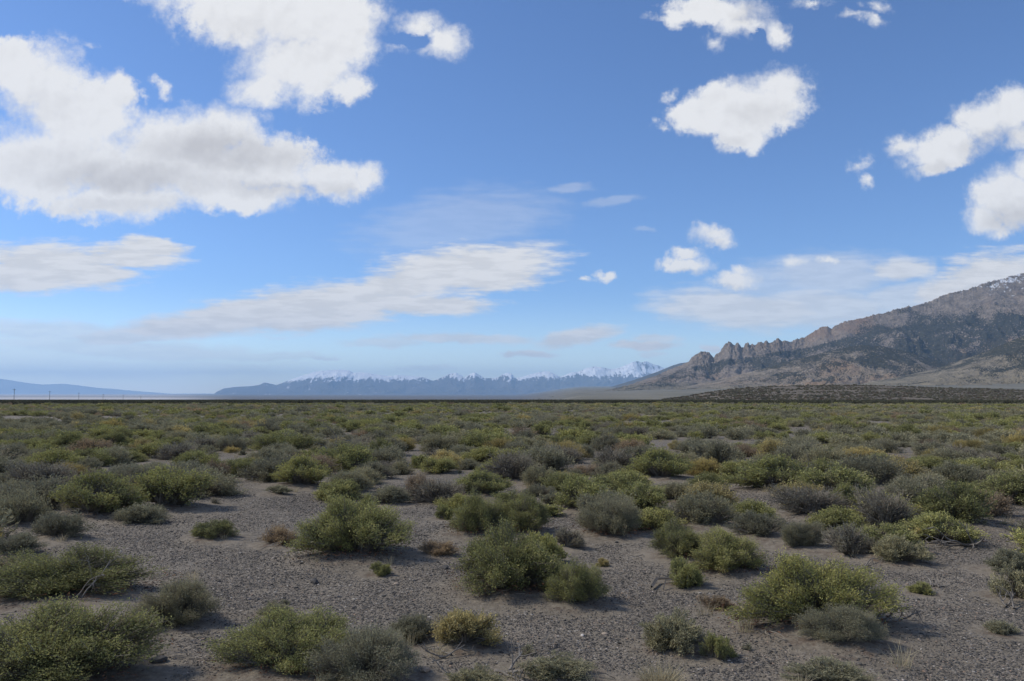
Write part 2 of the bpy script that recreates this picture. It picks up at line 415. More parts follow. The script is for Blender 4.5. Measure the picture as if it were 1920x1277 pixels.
# photograph column, base row, width, height (all in pixels of the photograph), kind, label
HAND = [
 (105, 1306, 310, 165, 'green', 'big bright green bush with grey twigs, cut off by the lower left corner'),
 (130, 1136, 335, 104, 'green', 'long low green bush at the left edge with a bare stick leaning out of it'),
 (335, 1182, 140, 84, 'sage', 'low grey-green sagebrush alone on gravel between the two big left-hand bushes'),
 (510, 1156, 60, 29, 'sage', 'tiny grey-green cushion on gravel behind the bush with a grassy side'),
 (535, 1277, 245, 128, 'green', 'ragged green bush at the bottom edge merging into a grassy sagebrush'),
 (690, 1306, 190, 112, 'sage', 'fine grassy grey-green sagebrush leaning on the ragged green bottom-edge bush'),
 (775, 1209, 80, 56, 'sage', 'small dark grey-green sagebrush just beside the yellow bush'),
 (873, 1223, 110, 72, 'yellow', 'small yellow-green bush by itself near the bottom centre'),
 (958, 1120, 205, 120, 'green', 'tall domed green bush with yellowish crown in the lower centre'),
 (1075, 1140, 125, 78, 'green', 'low green bush trailing down from the domed bush with the yellowish crown'),
 (1010, 1060, 90, 60, 'green', 'green bush rising just behind the domed bush with the yellowish crown'),
 (655, 1056, 190, 112, 'green', 'round bright green bush with grey twiggy base above the gravel clearing'),
 (525, 1023, 70, 34, 'rust', 'low rusty brown shrub touching the round bright green bush'),
 (405, 1012, 88, 36, 'green', 'compact dark green cushion alone in the middle of the gravel clearing'),
 (372, 1004, 28, 18, 'rust', 'tiny dark red withered plant touching the compact dark green cushion'),
 (827, 1047, 68, 28, 'rust', 'small half-yellow withered plant behind the domed bush, on open gravel'),
 (713, 1083, 40, 26, 'green', 'tiny yellow-green plant below the round bright green bush'),
 (890, 1008, 105, 74, 'green', 'dark green bush with a reddish base, first of a touching pair'),
 (980, 1006, 105, 68, 'green', 'olive bush with pale tips, second of a touching pair'),
 (835, 978, 40, 30, 'green', 'little pale green plant beside the dark bush with the reddish base'),
 (1145, 1009, 112, 66, 'sage', 'rounded grey-green sagebrush alone behind the wide gravel strip'),
 (1062, 1030, 60, 40, 'grey', 'small grey twiggy shrub with red stems behind the domed bush'),
 (1270, 1046, 102, 62, 'green', 'yellowish green bush above a long gravel strip, touching a grey-green one'),
 (1357, 1076, 135, 76, 'green', 'grey-green bush with bright tips, behind the largest right-hand bush'),
 (1283, 1098, 66, 54, 'green', 'small bright green bush with a bare dead foot beside the largest right-hand bush'),
 (1518, 1192, 285, 146, 'green', 'largest green bush on the right, broad dome with bright tips'),
 (1582, 1226, 145, 76, 'sage', 'grassy grey-green sagebrush growing against the front of the largest right-hand bush'),
 (1342, 1145, 60, 32, 'rust', 'low olive-brown plant at the foot of the largest right-hand bush'),
 (1262, 1222, 115, 72, 'sage', 'dark grey-green sagebrush in the lower right with a bright neighbour'),
 (1342, 1238, 62, 52, 'green', 'small lime green bush attached to a dark sagebrush'),
 (1040, 1280, 145, 54, 'sage', 'low grey-green sagebrush at the bottom edge beside a dead root'),
 (890, 1302, 110, 50, 'sage', 'low sagebrush cut by the bottom edge under the yellow bush'),
 (1555, 1294, 140, 54, 'sage', 'grassy sagebrush cut by the bottom edge below the largest right-hand bush'),
 (1238, 1306, 120, 66, 'grass', 'tan dry grass tuft cut by the bottom edge'),
 (1728, 1115, 40, 23, 'green', 'tiny dark plant with a dead twig on the gravel to the right'),
 (1878, 1187, 52, 28, 'sage', 'tiny grey-green plant alone on gravel close to the right edge'),
 (1893, 1077, 92, 42, 'sage', 'grey-green sagebrush at the right edge above another with dead roots'),
 (1908, 1128, 90, 62, 'sage', 'sagebrush with exposed dead roots at the right edge'),
 (1685, 1062, 92, 52, 'sage', 'sagebrush with dry grass stalks on top, beside a grey twiggy one'),
 (1592, 1047, 72, 62, 'grey', 'grey twiggy shrub with a pale green top'),
 (1640, 1050, 60, 36, 'grey', 'low dark grey twiggy shrub between two taller ones'),
 (1706, 1018, 46, 28, 'yellow', 'small vivid yellow-green plant under a grey twiggy bush'),
 (1500, 1030, 92, 48, 'sage', 'pale grassy sagebrush behind the largest right-hand bush'),
 (1425, 1012, 112, 48, 'sage', 'wide flat sagebrush with dry grass behind the bright-tipped bush'),
 (1660, 1002, 112, 82, 'grey', 'tall purple-grey twiggy bush with orange stems at its base'),
 (1795, 988, 155, 78, 'green', 'broad mid-green bush on the right with a flat dense crown'),
 (1520, 976, 150, 60, 'grey', 'wide purple-grey twiggy bush in front of a green hedge-like bush'),
 (1320, 992, 122, 62, 'sage', 'dark grey-green sagebrush dome behind the yellowish green bush'),
 (1590, 968, 76, 54, 'green', 'dark green bush squeezed between two purple-grey twiggy ones'),
 (1090, 962, 110, 62, 'green', 'vivid green bush with rust-red base in the centre'),
 (1198, 966, 100, 56, 'green', 'vivid green bush twinned with the rust-red based one'),
 (1270, 945, 80, 36, 'sage', 'low sagebrush beyond the vivid green twin bushes'),
 (905, 936, 115, 45, 'green', 'flat pale green bush behind the touching olive pair'),
 (965, 906, 104, 56, 'grey', 'dark grey twiggy bush at the edge of a gravel patch'),
 (1015, 915, 66, 40, 'sage', 'grey-green sagebrush beside the dark grey twiggy bush'),
 (1240, 901, 122, 56, 'green', 'dark dense green bush standing above the bare path'),
 (1335, 874, 92, 50, 'sage', 'tall round grey-green dome with pale top beyond the gravel'),
 (1448, 864, 60, 44, 'yellow', 'golden orange bush beside a purple-grey shrub'),
 (1475, 866, 62, 34, 'sage', 'olive sagebrush growing out of the golden orange bush'),
 (1527, 869, 78, 42, 'grey', 'purple-grey ball-shaped twiggy shrub before the yellow mat'),
 (1620, 866, 96, 30, 'yellow', 'wide mustard yellow bush, flat topped'),
 (1833, 847, 52, 25, 'dome', 'golden half-ball cushion beside its darker twin'),
 (1806, 845, 34, 22, 'dome', 'dull gold cushion half hidden by a brighter half-ball'),
 (1750, 851, 58, 30, 'rust', 'russet-topped grassy shrub before the golden cushions'),
 (1895, 846, 56, 20, 'green', 'flat green shrub past the golden cushions'),
 (1462, 926, 180, 68, 'green', 'long green hedge-like bush with a bare white twig in it'),
 (1630, 916, 132, 58, 'sage', 'wide soft grey-green sagebrush behind the dark green bush'),
 (1800, 916, 125, 46, 'sage', 'low dark sagebrush row above the broad mid-green bush'),
 (1780, 872, 72, 34, 'sage', 'rounded grey-green sagebrush beneath the golden cushions'),
 (1865, 880, 80, 36, 'grey', 'pale grey twiggy shrub near the right edge in the middle distance'),
 (1712, 900, 70, 30, 'grass', 'pale dry grass clump between grey-green sagebrush'),
 (1558, 834, 92, 26, 'green', 'long bright lime mound far out by the gravel'),
 (1640, 836, 50, 28, 'green', 'upright dark green bush at the edge of the far gravel patch'),
 (1700, 822, 54, 30, 'green', 'tall dark green bush beyond the far gravel patch'),
 (1850, 820, 42, 20, 'dome', 'yellow cushion in the middle distance above the golden half-ball'),
 (1905, 824, 46, 20, 'dome', 'yellow cushion at the right edge in the middle distance'),
 (1060, 839, 48, 24, 'green', 'small dark lime bush in the middle distance'),
 (1106, 836, 60, 26, 'green', 'bright lime green bush with dark foot in the middle distance'),
 (1165, 838, 40, 18, 'yellow', 'yellow bush next to a lime green one in the middle distance'),
 (1268, 842, 34, 18, 'yellow', 'bright yellow ball in front of a mauve-grey shrub'),
 (1190, 822, 52, 24, 'grey', 'mauve-grey shrub behind the yellow balls'),
 (1185, 852, 60, 30, 'rust', 'rosy brown dry shrub by the central gravel patch'),
 (1232, 860, 50, 22, 'rust', 'pinkish dry shrub next to the rosy brown one'),
 (1098, 858, 42, 24, 'sage', 'pale olive ball on the central gravel patch'),
 (568, 915, 102, 56, 'green', 'bright yellow-green bush beside the sandy clearing'),
 (650, 926, 84, 40, 'sage', 'rounded sagebrush with bare twigs at its foot beside the sandy clearing'),
 (650, 882, 130, 54, 'green', 'dark green bush pierced by a white dead branch'),
 (712, 866, 54, 46, 'green', 'upright green bush adjoining the one with the white dead branch'),
 (705, 902, 78, 32, 'sage', 'low soft sagebrush below the bush with the white dead branch'),
 (752, 890, 44, 26, 'sage', 'small dark sagebrush on the corner of a gravel patch'),
 (530, 850, 112, 42, 'green', 'wide olive-green dome on the far side of the sandy clearing'),
 (540, 860, 52, 24, 'sage', 'grey-green ball in front of the wide olive-green dome'),
 (725, 950, 78, 36, 'sage', 'dark low sagebrush on the gravel above the round bright green bush'),
 (790, 937, 72, 44, 'rust', 'brownish green shrub near the centre beside a dark low sagebrush'),
 (685, 968, 40, 40, 'green', 'dark green sprig behind the round bright green bush'),
 (518, 928, 48, 16, 'sage', 'flat little sagebrush at the foot of the yellow-green bush'),
 (835, 880, 72, 36, 'yellow', 'yellowish bush with grey-green neighbours in the central scrub'),
 (882, 882, 46, 22, 'sage', 'dark small sagebrush beside the yellowish central bush'),
 (785, 878, 36, 26, 'green', 'little dark green bush standing on pale sand'),
 (318, 961, 132, 76, 'green', 'vivid green bush with dark foot on the left edge of the clearing'),
 (185, 972, 175, 84, 'green', 'big dull green bush next to the vivid green one'),
 (108, 1016, 115, 50, 'sage', 'pale olive sagebrush mound near the left edge'),
 (38, 990, 120, 62, 'sage', 'blue-grey sagebrush at the left edge'),
 (22, 1047, 110, 42, 'sage', 'dark sagebrush at the left edge behind the long low green bush'),
 (30, 1082, 90, 34, 'grass', 'tan grass tuft at the left edge behind the long low green bush'),
 (368, 905, 60, 36, 'sage', 'grey-green sagebrush beside a tan-topped dome on the clearing edge'),
 (406, 906, 48, 40, 'rust', 'tan-topped olive dome on the upper edge of the clearing'),
 (100, 886, 122, 46, 'green', 'big leafy green bush among the left-hand scrub'),
 (165, 876, 90, 36, 'green', 'spreading green bush continuing the big leafy one'),
 (212, 872, 72, 36, 'sage', 'grey-green bush at the end of a leafy green row'),
 (126, 900, 56, 30, 'dome', 'neat olive hemisphere in front of the big leafy green bush'),
 (25, 932, 66, 30, 'sage', 'flat grey-green sagebrush at the left edge beside a white stone'),
 (290, 893, 62, 28, 'sage', 'dark sagebrush with little yellow tips among the left-hand scrub'),
 (360, 876, 70, 34, 'green', 'feathery green bush left of the sandy clearing'),
 (435, 846, 66, 30, 'sage', 'broad grey-green dome at the head of the sandy clearing'),
 (216, 838, 60, 28, 'green', 'round dark olive bush in the left-hand middle distance'),
 (132, 846, 66, 34, 'green', 'upright dark green bush with brown twigs in the left-hand middle distance'),
 (268, 846, 46, 24, 'yellow', 'feathery yellow-green bush in the left-hand middle distance'),
 (318, 838, 50, 18, 'green', 'small bright green bush on a dark grey shrub near the sandy clearing'),
 (458, 884, 52, 26, 'green', 'small green bush on the sandy clearing edge'),
 (480, 878, 40, 22, 'yellow', 'yellow-green tuft jutting onto the sandy clearing'),
 (455, 852, 16, 10, 'sage', 'lone sprig in the mouth of the sandy clearing'),
 (405, 948, 22, 12, 'grey', 'tiny lone grey sprig in the gravel clearing'),
 (1262, 1000, 26, 12, 'grey', 'tiny grey sprig on sandy ground beside the dark dome'),
 (1130, 1058, 22, 16, 'yellow', 'tiny yellow-green sprig behind the trailing low bush'),
]
BARE = [  # gravel clearings, as polygons of photograph pixels
 [(395, 925), (470, 885), (500, 850), (470, 846), (410, 850), (430, 870), (520, 905), (520, 945), (560, 960), (560, 1010), (860, 1100), (840, 1180), (420, 1180), (330, 1090), (150, 1040), (170, 1000), (390, 960)],
 [(740, 845), (800, 850), (800, 885), (860, 900), (900, 905), (860, 930), (830, 940), (780, 905), (740, 880)],
 [(980, 840), (1060, 848), (1160, 850), (1170, 862), (1100, 862), (1000, 852)],
 [(1240, 838), (1300, 840), (1300, 870), (1235, 862)],
 [(1400, 828), (1430, 832), (1420, 846), (1395, 842)],
 [(1655, 836), (1730, 838), (1730, 866), (1660, 862)],
 [(1855, 835), (1910, 838), (1910, 858), (1860, 850)],
 [(0, 783), (95, 784), (115, 790), (0, 796)],
 [(1240, 925), (1310, 905), (1330, 930), (1260, 960)],
 [(1330, 880), (1420, 880), (1360, 905), (1300, 905)],
 [(0, 1015), (380, 960), (600, 950), (830, 955), (1000, 1010), (1240, 1000), (1500, 1030), (1700, 1050), (1920, 1010), (1920, 1280), (0, 1280)],
]


def inside(poly, x, y):
    r = np.zeros(np.shape(x), bool)
    n = len(poly)
    for i in range(n):
        x1, y1 = poly[i]; x2, y2 = poly[(i + 1) % n]
        c = ((y1 > y) != (y2 > y)) & (x < (x2 - x1) * (y - y1) / ((y2 - y1) + 1e-9) + x1)
        r ^= c
    return r


def to_pix(x, y, z):
    yc = y * CP + (z - EYE) * SP; zc = -y * SP + (z - EYE) * CP
    return CX + F * x / yc, CY - F * zc / yc


# ------------------------------------------------------------------ the ground
def und(x, y):
    d = np.hypot(x, y)
    return .03 * noise(x / 2.3, y / 2.3) * sstep(1, 4, d) + .22 * noise(x / 31. + 7, y / 31.) * sstep(12, 60, d) * (1 - sstep(700, 1200, d))


def fan_z(u, D):
    px = CX + F * u
    pf = np.interp(px, [960, 1020, 1100, 1200, 1300, 1450, 1600, 1900, 2600], [753, 747.5, 742, 737, 732, 728, 724, 717, 700])
    return EYE + (HOR - pf) / F * D


def base_z(x, y):
    """the large shape of the land"""
    r = np.hypot(x, y)
    D = np.maximum(y, r * .35)
    u = np.clip(x / np.maximum(y, .35 * r + 1e-6), -2, 2)
    pl = -S * np.clip(y, -1250, 1250)
    basin = pl + (-60 - pl) * sstep(1250, 2700, r)
    w = sstep(960, 1100, CX + F * u) * (y > 0)
    t = np.clip((D - 1250) / 2400., 0, 1)
    plr = -S * 1250
    fz = plr + (fan_z(u, 3650.) - plr) * (t * t * (1.6 - .6 * t)) + np.maximum(D - 3650, 0) * .010
    z = np.where(D > 1250, basin * (1 - w) + np.minimum(fz, 400) * w, basin)
    return np.where(r < 1250, pl, z)


SHR = []           # placed plants: kind, x, y, radius, height, label
for (px, py, w, h, kind, lab) in HAND:
    x, y = on_plain(px, py)
    d = math.hypot(x, y)
    R = w / F * y / 2
    y2 = y + R * (.40 if w / h > 1.9 and w > 80 else .6); x2 = x * y2 / y
    a = (EYE + S * y) / y
    H = .9 * max(h / F * y - .85 * R * a, .45 * h / F * y)
    SHR.append([kind, x2, y2, R, H, lab, d])
_mx = np.array([s[1] for s in SHR]); _my = np.array([s[2] for s in SHR]); _mr = np.array([s[3] for s in SHR])


def mound(x, y):
    z = np.zeros(np.shape(x))
    for sx, sy, sr in zip(_mx, _my, _mr):
        if sr < .16 or sy > 16: continue
        z = z + min(.085, sr * .16) * np.exp(-((x - sx) ** 2 + (y - sy) ** 2) / (1.1 * sr) ** 2)
    return z


def ground_z(x, y):
    x = np.asarray(x, float); y = np.asarray(y, float)
    return base_z(x, y) + und(x, y) + mound(x, y)


def build_ground():
    front = np.radians(np.arange(-52, 52.01, .26))
    back = np.radians(np.arange(56, 304.1, 4))
    th = np.concatenate([front, back, front[:1] + 2 * np.pi])
    r = [1.2]
    while r[-1] < 1300: r.append(r[-1] * (1.012 if r[-1] < 14 else 1.022))
    while r[-1] < 9000: r.append(r[-1] * 1.028)
    while r[-1] < 95000: r.append(r[-1] * 1.12)
    r = np.array([.05] + r)
    TH, RR = np.meshgrid(th, r)
    X, Y = RR * np.sin(TH), RR * np.cos(TH)
    Z = base_z(X, Y) + und(X, Y)
    near = RR < 17
    Z[near] += mound(X[near], Y[near])
    soil = np.zeros_like(X)
    k = (RR < 30) & (np.abs(TH) < 1)
    xs, ys = X[k], Y[k]; sv = np.zeros(len(xs))
    for s in SHR:
        q = np.hypot(xs - s[1], ys - s[2]) / (s[3] + .05)
        sv = np.maximum(sv, np.clip(1.75 - q, 0, 1))
    soil[k] = sv
    me = np_mesh('ground', np.stack([X, Y, Z], -1).reshape(-1, 3), grid_faces(len(r), len(th))[:, ::-1], [ground_mat()], smooth=True,
                 point_attr={'soil': soil.ravel()})
    return link('ground', me, kind='structure')


def ground_mat():
    m, t, out = material('desert_pavement')
    P = objco(t)
    dist = t.vmath('LENGTH', P)
    so = t.n.new('ShaderNodeAttribute'); so.attribute_name = 'soil'
    big = t.noise(P, .35, 5, .6)
    mid = t.noise(P, 1.7, 6, .65)
    fine = t.noise(P, 22, 5, .7)
    grain = t.noise(P, 150, 3, .7)
    soilc = t.ramp(fine, [(.25, (.12, .10, .077)), (.5, (.185, .158, .122)), (.78, (.30, .257, .20))])
    # pebbles: two sizes of stones lying in the soil
    v1 = t.voronoi(P, 52); v2 = t.voronoi(t.vmath('ADD', P, (3.1, 1.7, .4)), 24)
    stops = [(0, (.045, .043, .04)), (.25, (.077, .072, .066)), (.5, (.115, .106, .095)), (.75, (.175, .156, .135)), (.93, (.26, .228, .195)), (1, (.46, .43, .39))]
    def stone(v):
        sep = t.n.new('ShaderNodeSeparateColor'); t.l.new(v.outputs['Color'], sep.inputs[0])
        return t.ramp(sep.outputs[0], stops), sep.outputs[1]
    c1, r1 = stone(v1); c2, r2 = stone(v2)
    f1 = t.math('MULTIPLY', t.smooth(v1.outputs['Distance'], .62, .40), t.math('GREATER_THAN', r1, .22))
    f2 = t.math('MULTIPLY', t.smooth(v2.outputs['Distance'], .5, .36), t.math('GREATER_THAN', r2, .62))
    cover = t.smooth(t.math('ADD', t.math('ADD', t.math('MULTIPLY', mid, .7), t.math('MULTIPLY', big, .8)), t.math('MULTIPLY', so.outputs['Fac'], -.85)), .34, .60)
    f1 = t.math('MULTIPLY', f1, t.math('MULTIPLY_ADD', cover, .85, .10))
    f2 = t.math('MULTIPLY', f2, t.math('MULTIPLY_ADD', cover, .8, .12))
    col = t.mix(f1, soilc, c1)
    col = t.mix(f2, col, c2)
    # leaf litter under the plants
    lit = t.math('MULTIPLY', t.smooth(so.outputs['Fac'], .45, 1.0), t.smooth(t.noise(P, 9, 4, .7), .45, .62))
    col = t.mix(t.math('MULTIPLY', lit, .75), col, t.mix(fine, (.075, .052, .04), (.14, .10, .075)))
    col = t.mix(t.smooth(t.math('ADD', t.math('MULTIPLY', big, .5), t.math('MULTIPLY', mid, .5)), .50, .60, .0, .65), col, (.255, .22, .175))
    # farther plain: same gravel, grown over with a mat of low brown plants
    vfar = t.noise(P, .05, 6, .65)
    farc = t.ramp(vfar, [(.3, (.14, .125, .098)), (.5, (.19, .165, .13)), (.7, (.24, .205, .16))])
    col = t.mix(t.smooth(dist, 40, 220), col, farc)
    # brush beyond, cloud shade put into its colour, then the fan and the basin
    sep = t.n.new('ShaderNodeSeparateXYZ'); t.l.new(P, sep.inputs[0])
    xx, yy = sep.outputs[0], sep.outputs[1]
    dk = t.ramp(t.noise(P, .02, 6, .7), [(.35, (.06, .057, .045)), (.65, (.105, .098, .075))])
    col = t.mix(t.smooth(dist, 240, 290), col, dk)
    fanc = t.ramp(t.noise(t.map(P, sc=(.004, .0015, .004)), 1, 7, .65), [(.3, (.115, .108, .082)), (.5, (.17, .157, .12)), (.72, (.22, .20, .155))])
    specks = t.smooth(t.noise(P, .045, 3, .6), .56, .64)
    fanc = t.mix(t.math('MULTIPLY', specks, .45), fanc, (.07, .07, .05))
    right = t.smooth(t.math('DIVIDE', xx, t.math('MAXIMUM', yy, 1)), .0, .09)
    playa = t.ramp(t.noise(t.map(P, sc=(.00005, .00042, .001)), 1.0, 5, .6), [(.36, (.20, .18, .165)), (.47, (.30, .27, .25)), (.55, (.58, .55, .52)), (.66, (.30, .275, .26))])
    playa = t.mix(t.smooth(t.math('DIVIDE', xx, t.math('MAXIMUM', yy, 1)), -.46, -.34), playa, (.12, .11, .10))
    farland = t.mix(right, playa, fanc)
    col = t.mix(t.smooth(dist, 1300, 1500), col, farland)
    # relief
    h1 = t.math('MULTIPLY', t.math('SUBTRACT', 1, t.smooth(v1.outputs['Distance'], .15, .62)), f1)
    h2 = t.math('MULTIPLY', t.math('SUBTRACT', 1, t.smooth(v2.outputs['Distance'], .1, .5)), f2)
    h = t.math('ADD', t.math('MULTIPLY', h1, .009), t.math('MULTIPLY', h2, .02))
    h = t.math('ADD', h, t.math('MULTIPLY', fine, .012)); h = t.math('ADD', h, t.math('MULTIPLY', grain, .003))
    h = t.math('MULTIPLY', h, t.lin(dist, 20, 60, 1, 0))
    n = t.bump(h, 1.0, 1.0)
    pbsdf(t, out, col, .92, n, .15)
    return m


# ------------------------------------------------------------------ plants as things
used_labels = {}
def place(kind, x, y, R, H, label, lod, var=None, size=None, rot=None, zs=None, deep=1.0):
    size = size or ('L' if R > .24 else 'S')
    var = random.randrange(3 if size == 'L' else 2) if var is None else var
    p = proto(kind, size, lod, var)
    o = link(NAME[kind], None, label=label, cat='grass tuft' if kind == 'grass' else 'shrub', group=GROUP[kind],
             loc=(x, y, float(ground_z(x, y)) - .004 if zs is None else zs))
    o.scale = (R / p['R'], R / p['R'] * deep, H / p['H'])
    o.rotation_euler = (0, 0, random.uniform(0, 6.28) if rot is None else rot)
    if p['br'] is not None: link('branches', p['br'], o)
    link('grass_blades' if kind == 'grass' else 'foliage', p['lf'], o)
    return o


def build_hand():
    for i, (kind, x, y, R, H, lab, d) in enumerate(SHR):
        lod = 0 if d < 9.5 else 1
        long = HAND[i][2] / HAND[i][3] > 1.9 and HAND[i][2] > 80      # long low plants lie across the view
        o = place(kind, x, y, R, H, lab, lod, deep=.62 if long else 1.0, rot=(random.choice((0, 3.1416)) + random.uniform(-.3, .3)) if long else None)
        if R > .3 and d < 9.5 and kind in ('green', 'sage'):      # dry red-brown litter caught under the big bushes
            g = np.random.default_rng(900 + i)
            n = 420
            a = g.uniform(0, 6.28, n); q = np.sqrt(g.uniform(.3, 1.1, n))
            P = np.stack([q * np.cos(a) * .46, q * np.sin(a) * .46, np.abs(g.normal(0, .045, n)) + .008], 1)
            dd = norm(g.normal(size=(n, 3)) * [1, 1, .35])
            V, Q = leaves(P, dd, g.uniform(.015, .04, n), g.uniform(.004, .009, n), g)
            link('dry_leaves', np_mesh('dry_leaves', V, Q, [LITTER], face_attr={'tint': g.uniform(0, 1, n)}), o)


LAND = [(-400, 60, 'below the first power pole'), (60, 300, 'below the row of power poles'), (300, 560, 'below the low end of the snowy range'),
        (560, 760, 'below the broad snowy summit'), (760, 930, 'below the small snow cones'), (930, 1110, 'below the middle snow peaks'),
        (1110, 1270, 'below the highest snow peaks'), (1270, 1450, 'below the rock spires'), (1450, 1650, 'below the bare brown ridge'),
        (1650, 1820, 'below the cloud-shaded wooded hollow'), (1820, 2400, 'below the snow-flecked slope')]
LOOK = {'green': 'green shrub', 'sage': 'grey-green sagebrush', 'yellow': 'yellow shrub', 'dome': 'golden cushion shrub',
        'rust': 'russet shrub', 'grass': 'tan grass tuft'}
LOOK['grey'] = 'greyish shrub'


def auto_label(kind, x, y, R, H):
    px, py = to_pix(x, y, float(base_z(np.array(x), np.array(y))))
    lm = next(s for a, b, s in LAND if a <= px < b)
    sz = 'small' if R < .29 else ('wide' if R > .48 else 'mid-sized')
    band = 'at the clearings' if y < 17 else ('in the middle scrub' if y < 25 else 'in the thick far scrub')
    return f'{sz} {LOOK[kind]} {band} {lm}'


def pick_kind(x, y, n, g):
    """plant kinds vary in drifts over the plain"""
    a = fbm(x / 23., y / 34., 3); b = fbm(x / 15. + 40, y / 25. + 9, 3); c = fbm(x / 60. - 20, y / 60., 2)
    q = g.uniform(size=n)
    k = np.full(n, 1)                                    # sage
    k[q < .36 + .9 * a] = 0                              # green
    k[(q > .90 - .4 * b)] = 2                            # grey
    q2 = g.uniform(size=n)
    k[q2 < .035 + .12 * np.clip(c, 0, 1)] = 3            # yellow
    k[(q2 > .035) & (q2 < .05)] = 4
    k[(q2 > .965 - .12 * np.clip(c, 0, 1))] = 5           # russet
    return k
KS = ['green', 'sage', 'grey', 'yellow', 'dome', 'rust']


def scatter_points(r0, r1, dens, half, g):
    n = int(half * (r1 * r1 - r0 * r0) * dens)
    r = np.sqrt(g.uniform(r0 * r0, r1 * r1, n)); th = g.uniform(-half, half, n)
    return r * np.sin(th), r * np.cos(th)


def thin(x, y, R, f):
    """drop points that crowd an earlier one (grid hash)"""
    cell = {}; keep = []
    for i in range(len(x)):
        cx, cy = int(x[i] // 1.2), int(y[i] // 1.2)
        ok = True
        for a in (cx - 1, cx, cx + 1):
            for b in (cy - 1, cy, cy + 1):
                for j in cell.get((a, b), ()):
                    if (x[i] - x[j]) ** 2 + (y[i] - y[j]) ** 2 < (f * (R[i] + R[j])) ** 2: ok = False; break
                if not ok: break
            if not ok: break
        if ok: cell.setdefault((cx, cy), []).append(i); keep.append(i)
    return np.array(keep, int)


def build_mid():
    """the scrub between the clearings and the far plain: the largest in the picture are things, the rest one mass"""
    g = np.random.default_rng(5)
    x, y = scatter_points(7.8, 62, 3.2, math.radians(46), g)
    n = len(x)
    R = np.clip(np.exp(g.normal(-1.22, .42, n)), .12, .62)
    o = np.argsort(-R); x, y, R = x[o], y[o], R[o]
    px, py = to_pix(x, y, base_z(x, y))
    ok = np.ones(n, bool)
    for poly in BARE: ok &= ~inside(poly, px, py)
    ok &= ~((fbm(x / 7. + 3, y / 11., 3) > .22) & (y > 18))          # small open patches
    for s in SHR:
        ok &= np.hypot(x - s[1], y - s[2]) > (s[3] * .85 + R * .75)
    x, y, R = x[ok], y[ok], R[ok]
    k = thin(x, y, R, .93)
    x, y, R = x[k], y[k], R[k]
    kind = pick_kind(x, y, len(x), g)
    H = R * g.uniform(.55, .85, len(x))
    H[kind == 4] = R[kind == 4] * .8
    px, py = to_pix(x, y, base_z(x, y))
    vis = (px > -20) & (px < 1940)
    score = np.where(vis, R * H / y ** 2, 0)
    order = np.argsort(-score)
    budget = 296 - len(SHR)
    things = set(order[:budget].tolist())
    for i in order[:budget]:
        kd = KS[kind[i]]
        place(kd, float(x[i]), float(y[i]), float(R[i]), float(H[i]), auto_label(kd, x[i], y[i], R[i], H[i]), 1 if y[i] < 26 else 2)
    rest = np.array([i for i in range(len(x)) if i not in things], int)
    return x[rest], y[rest], R[rest], H[rest], kind[rest]


def scatter_mesh(name, x, y, z, scl, rot, idx, protos, kind='stuff'):
    """one object: points that carry the plants through geometry nodes"""
    me = bpy.data.meshes.new(name)
    n = len(x)
    me.vertices.add(n); me.vertices.foreach_set('co', np.stack([x, y, z], 1).astype(np.float32).ravel())
    me.attributes.new('scl', 'FLOAT_VECTOR', 'POINT').data.foreach_set('vector', np.asarray(scl, np.float32).ravel())
    me.attributes.new('turn', 'FLOAT_VECTOR', 'POINT').data.foreach_set('vector', np.asarray(rot, np.float32).ravel())
    me.attributes.new('pick', 'INT', 'POINT').data.foreach_set('value', np.asarray(idx, np.int32))
    ob = link(name, me, kind=kind)
    ng = bpy.data.node_groups.new(name, 'GeometryNodeTree')
    ng.interface.new_socket('Geometry', in_out='INPUT', socket_type='NodeSocketGeometry')
    ng.interface.new_socket('Geometry', in_out='OUTPUT', socket_type='NodeSocketGeometry')
    N, L = ng.nodes, ng.links
    gi = N.new('NodeGroupInput'); go = N.new('NodeGroupOutput')
    join = N.new('GeometryNodeGeometryToInstance')
    for pm in reversed(protos):                                 # multi-input sockets read last link first
        src = bpy.data.objects.new(pm.name, pm)                 # never linked to the scene
        oi = N.new('GeometryNodeObjectInfo'); oi.inputs['Object'].default_value = src
        L.new(oi.outputs['Geometry'], join.inputs[0])
    # each prototype becomes its own instance
    N.remove(join)
    jg = N.new('GeometryNodeJoinGeometry')
    for nd in [n_ for n_ in N if n_.bl_idname == 'GeometryNodeObjectInfo']:
        gt = N.new('GeometryNodeGeometryToInstance')
        L.new(nd.outputs['Geometry'], gt.inputs[0]); L.new(gt.outputs[0], jg.inputs[0])
    def attr(nm, typ):
        a = N.new('GeometryNodeInputNamedAttribute'); a.data_type = typ; a.inputs['Name'].default_value = nm
        return next(s for s in a.outputs if s.enabled and s.name == 'Attribute')
    iop = N.new('GeometryNodeInstanceOnPoints')
    iop.inputs['Pick Instance'].default_value = True
    L.new(gi.outputs[0], iop.inputs['Points']); L.new(jg.outputs[0], iop.inputs['Instance'])
    L.new(attr('pick', 'INT'), iop.inputs['Instance Index'])
    er = N.new('FunctionNodeEulerToRotation'); L.new(attr('turn', 'FLOAT_VECTOR'), er.inputs[0]); L.new(er.outputs[0], iop.inputs['Rotation'])
    L.new(attr('scl', 'FLOAT_VECTOR'), iop.inputs['Scale'])
    L.new(iop.outputs[0], go.inputs[0])
    md = ob.modifiers.new('scatter', 'NODES'); md.node_group = ng
    return ob


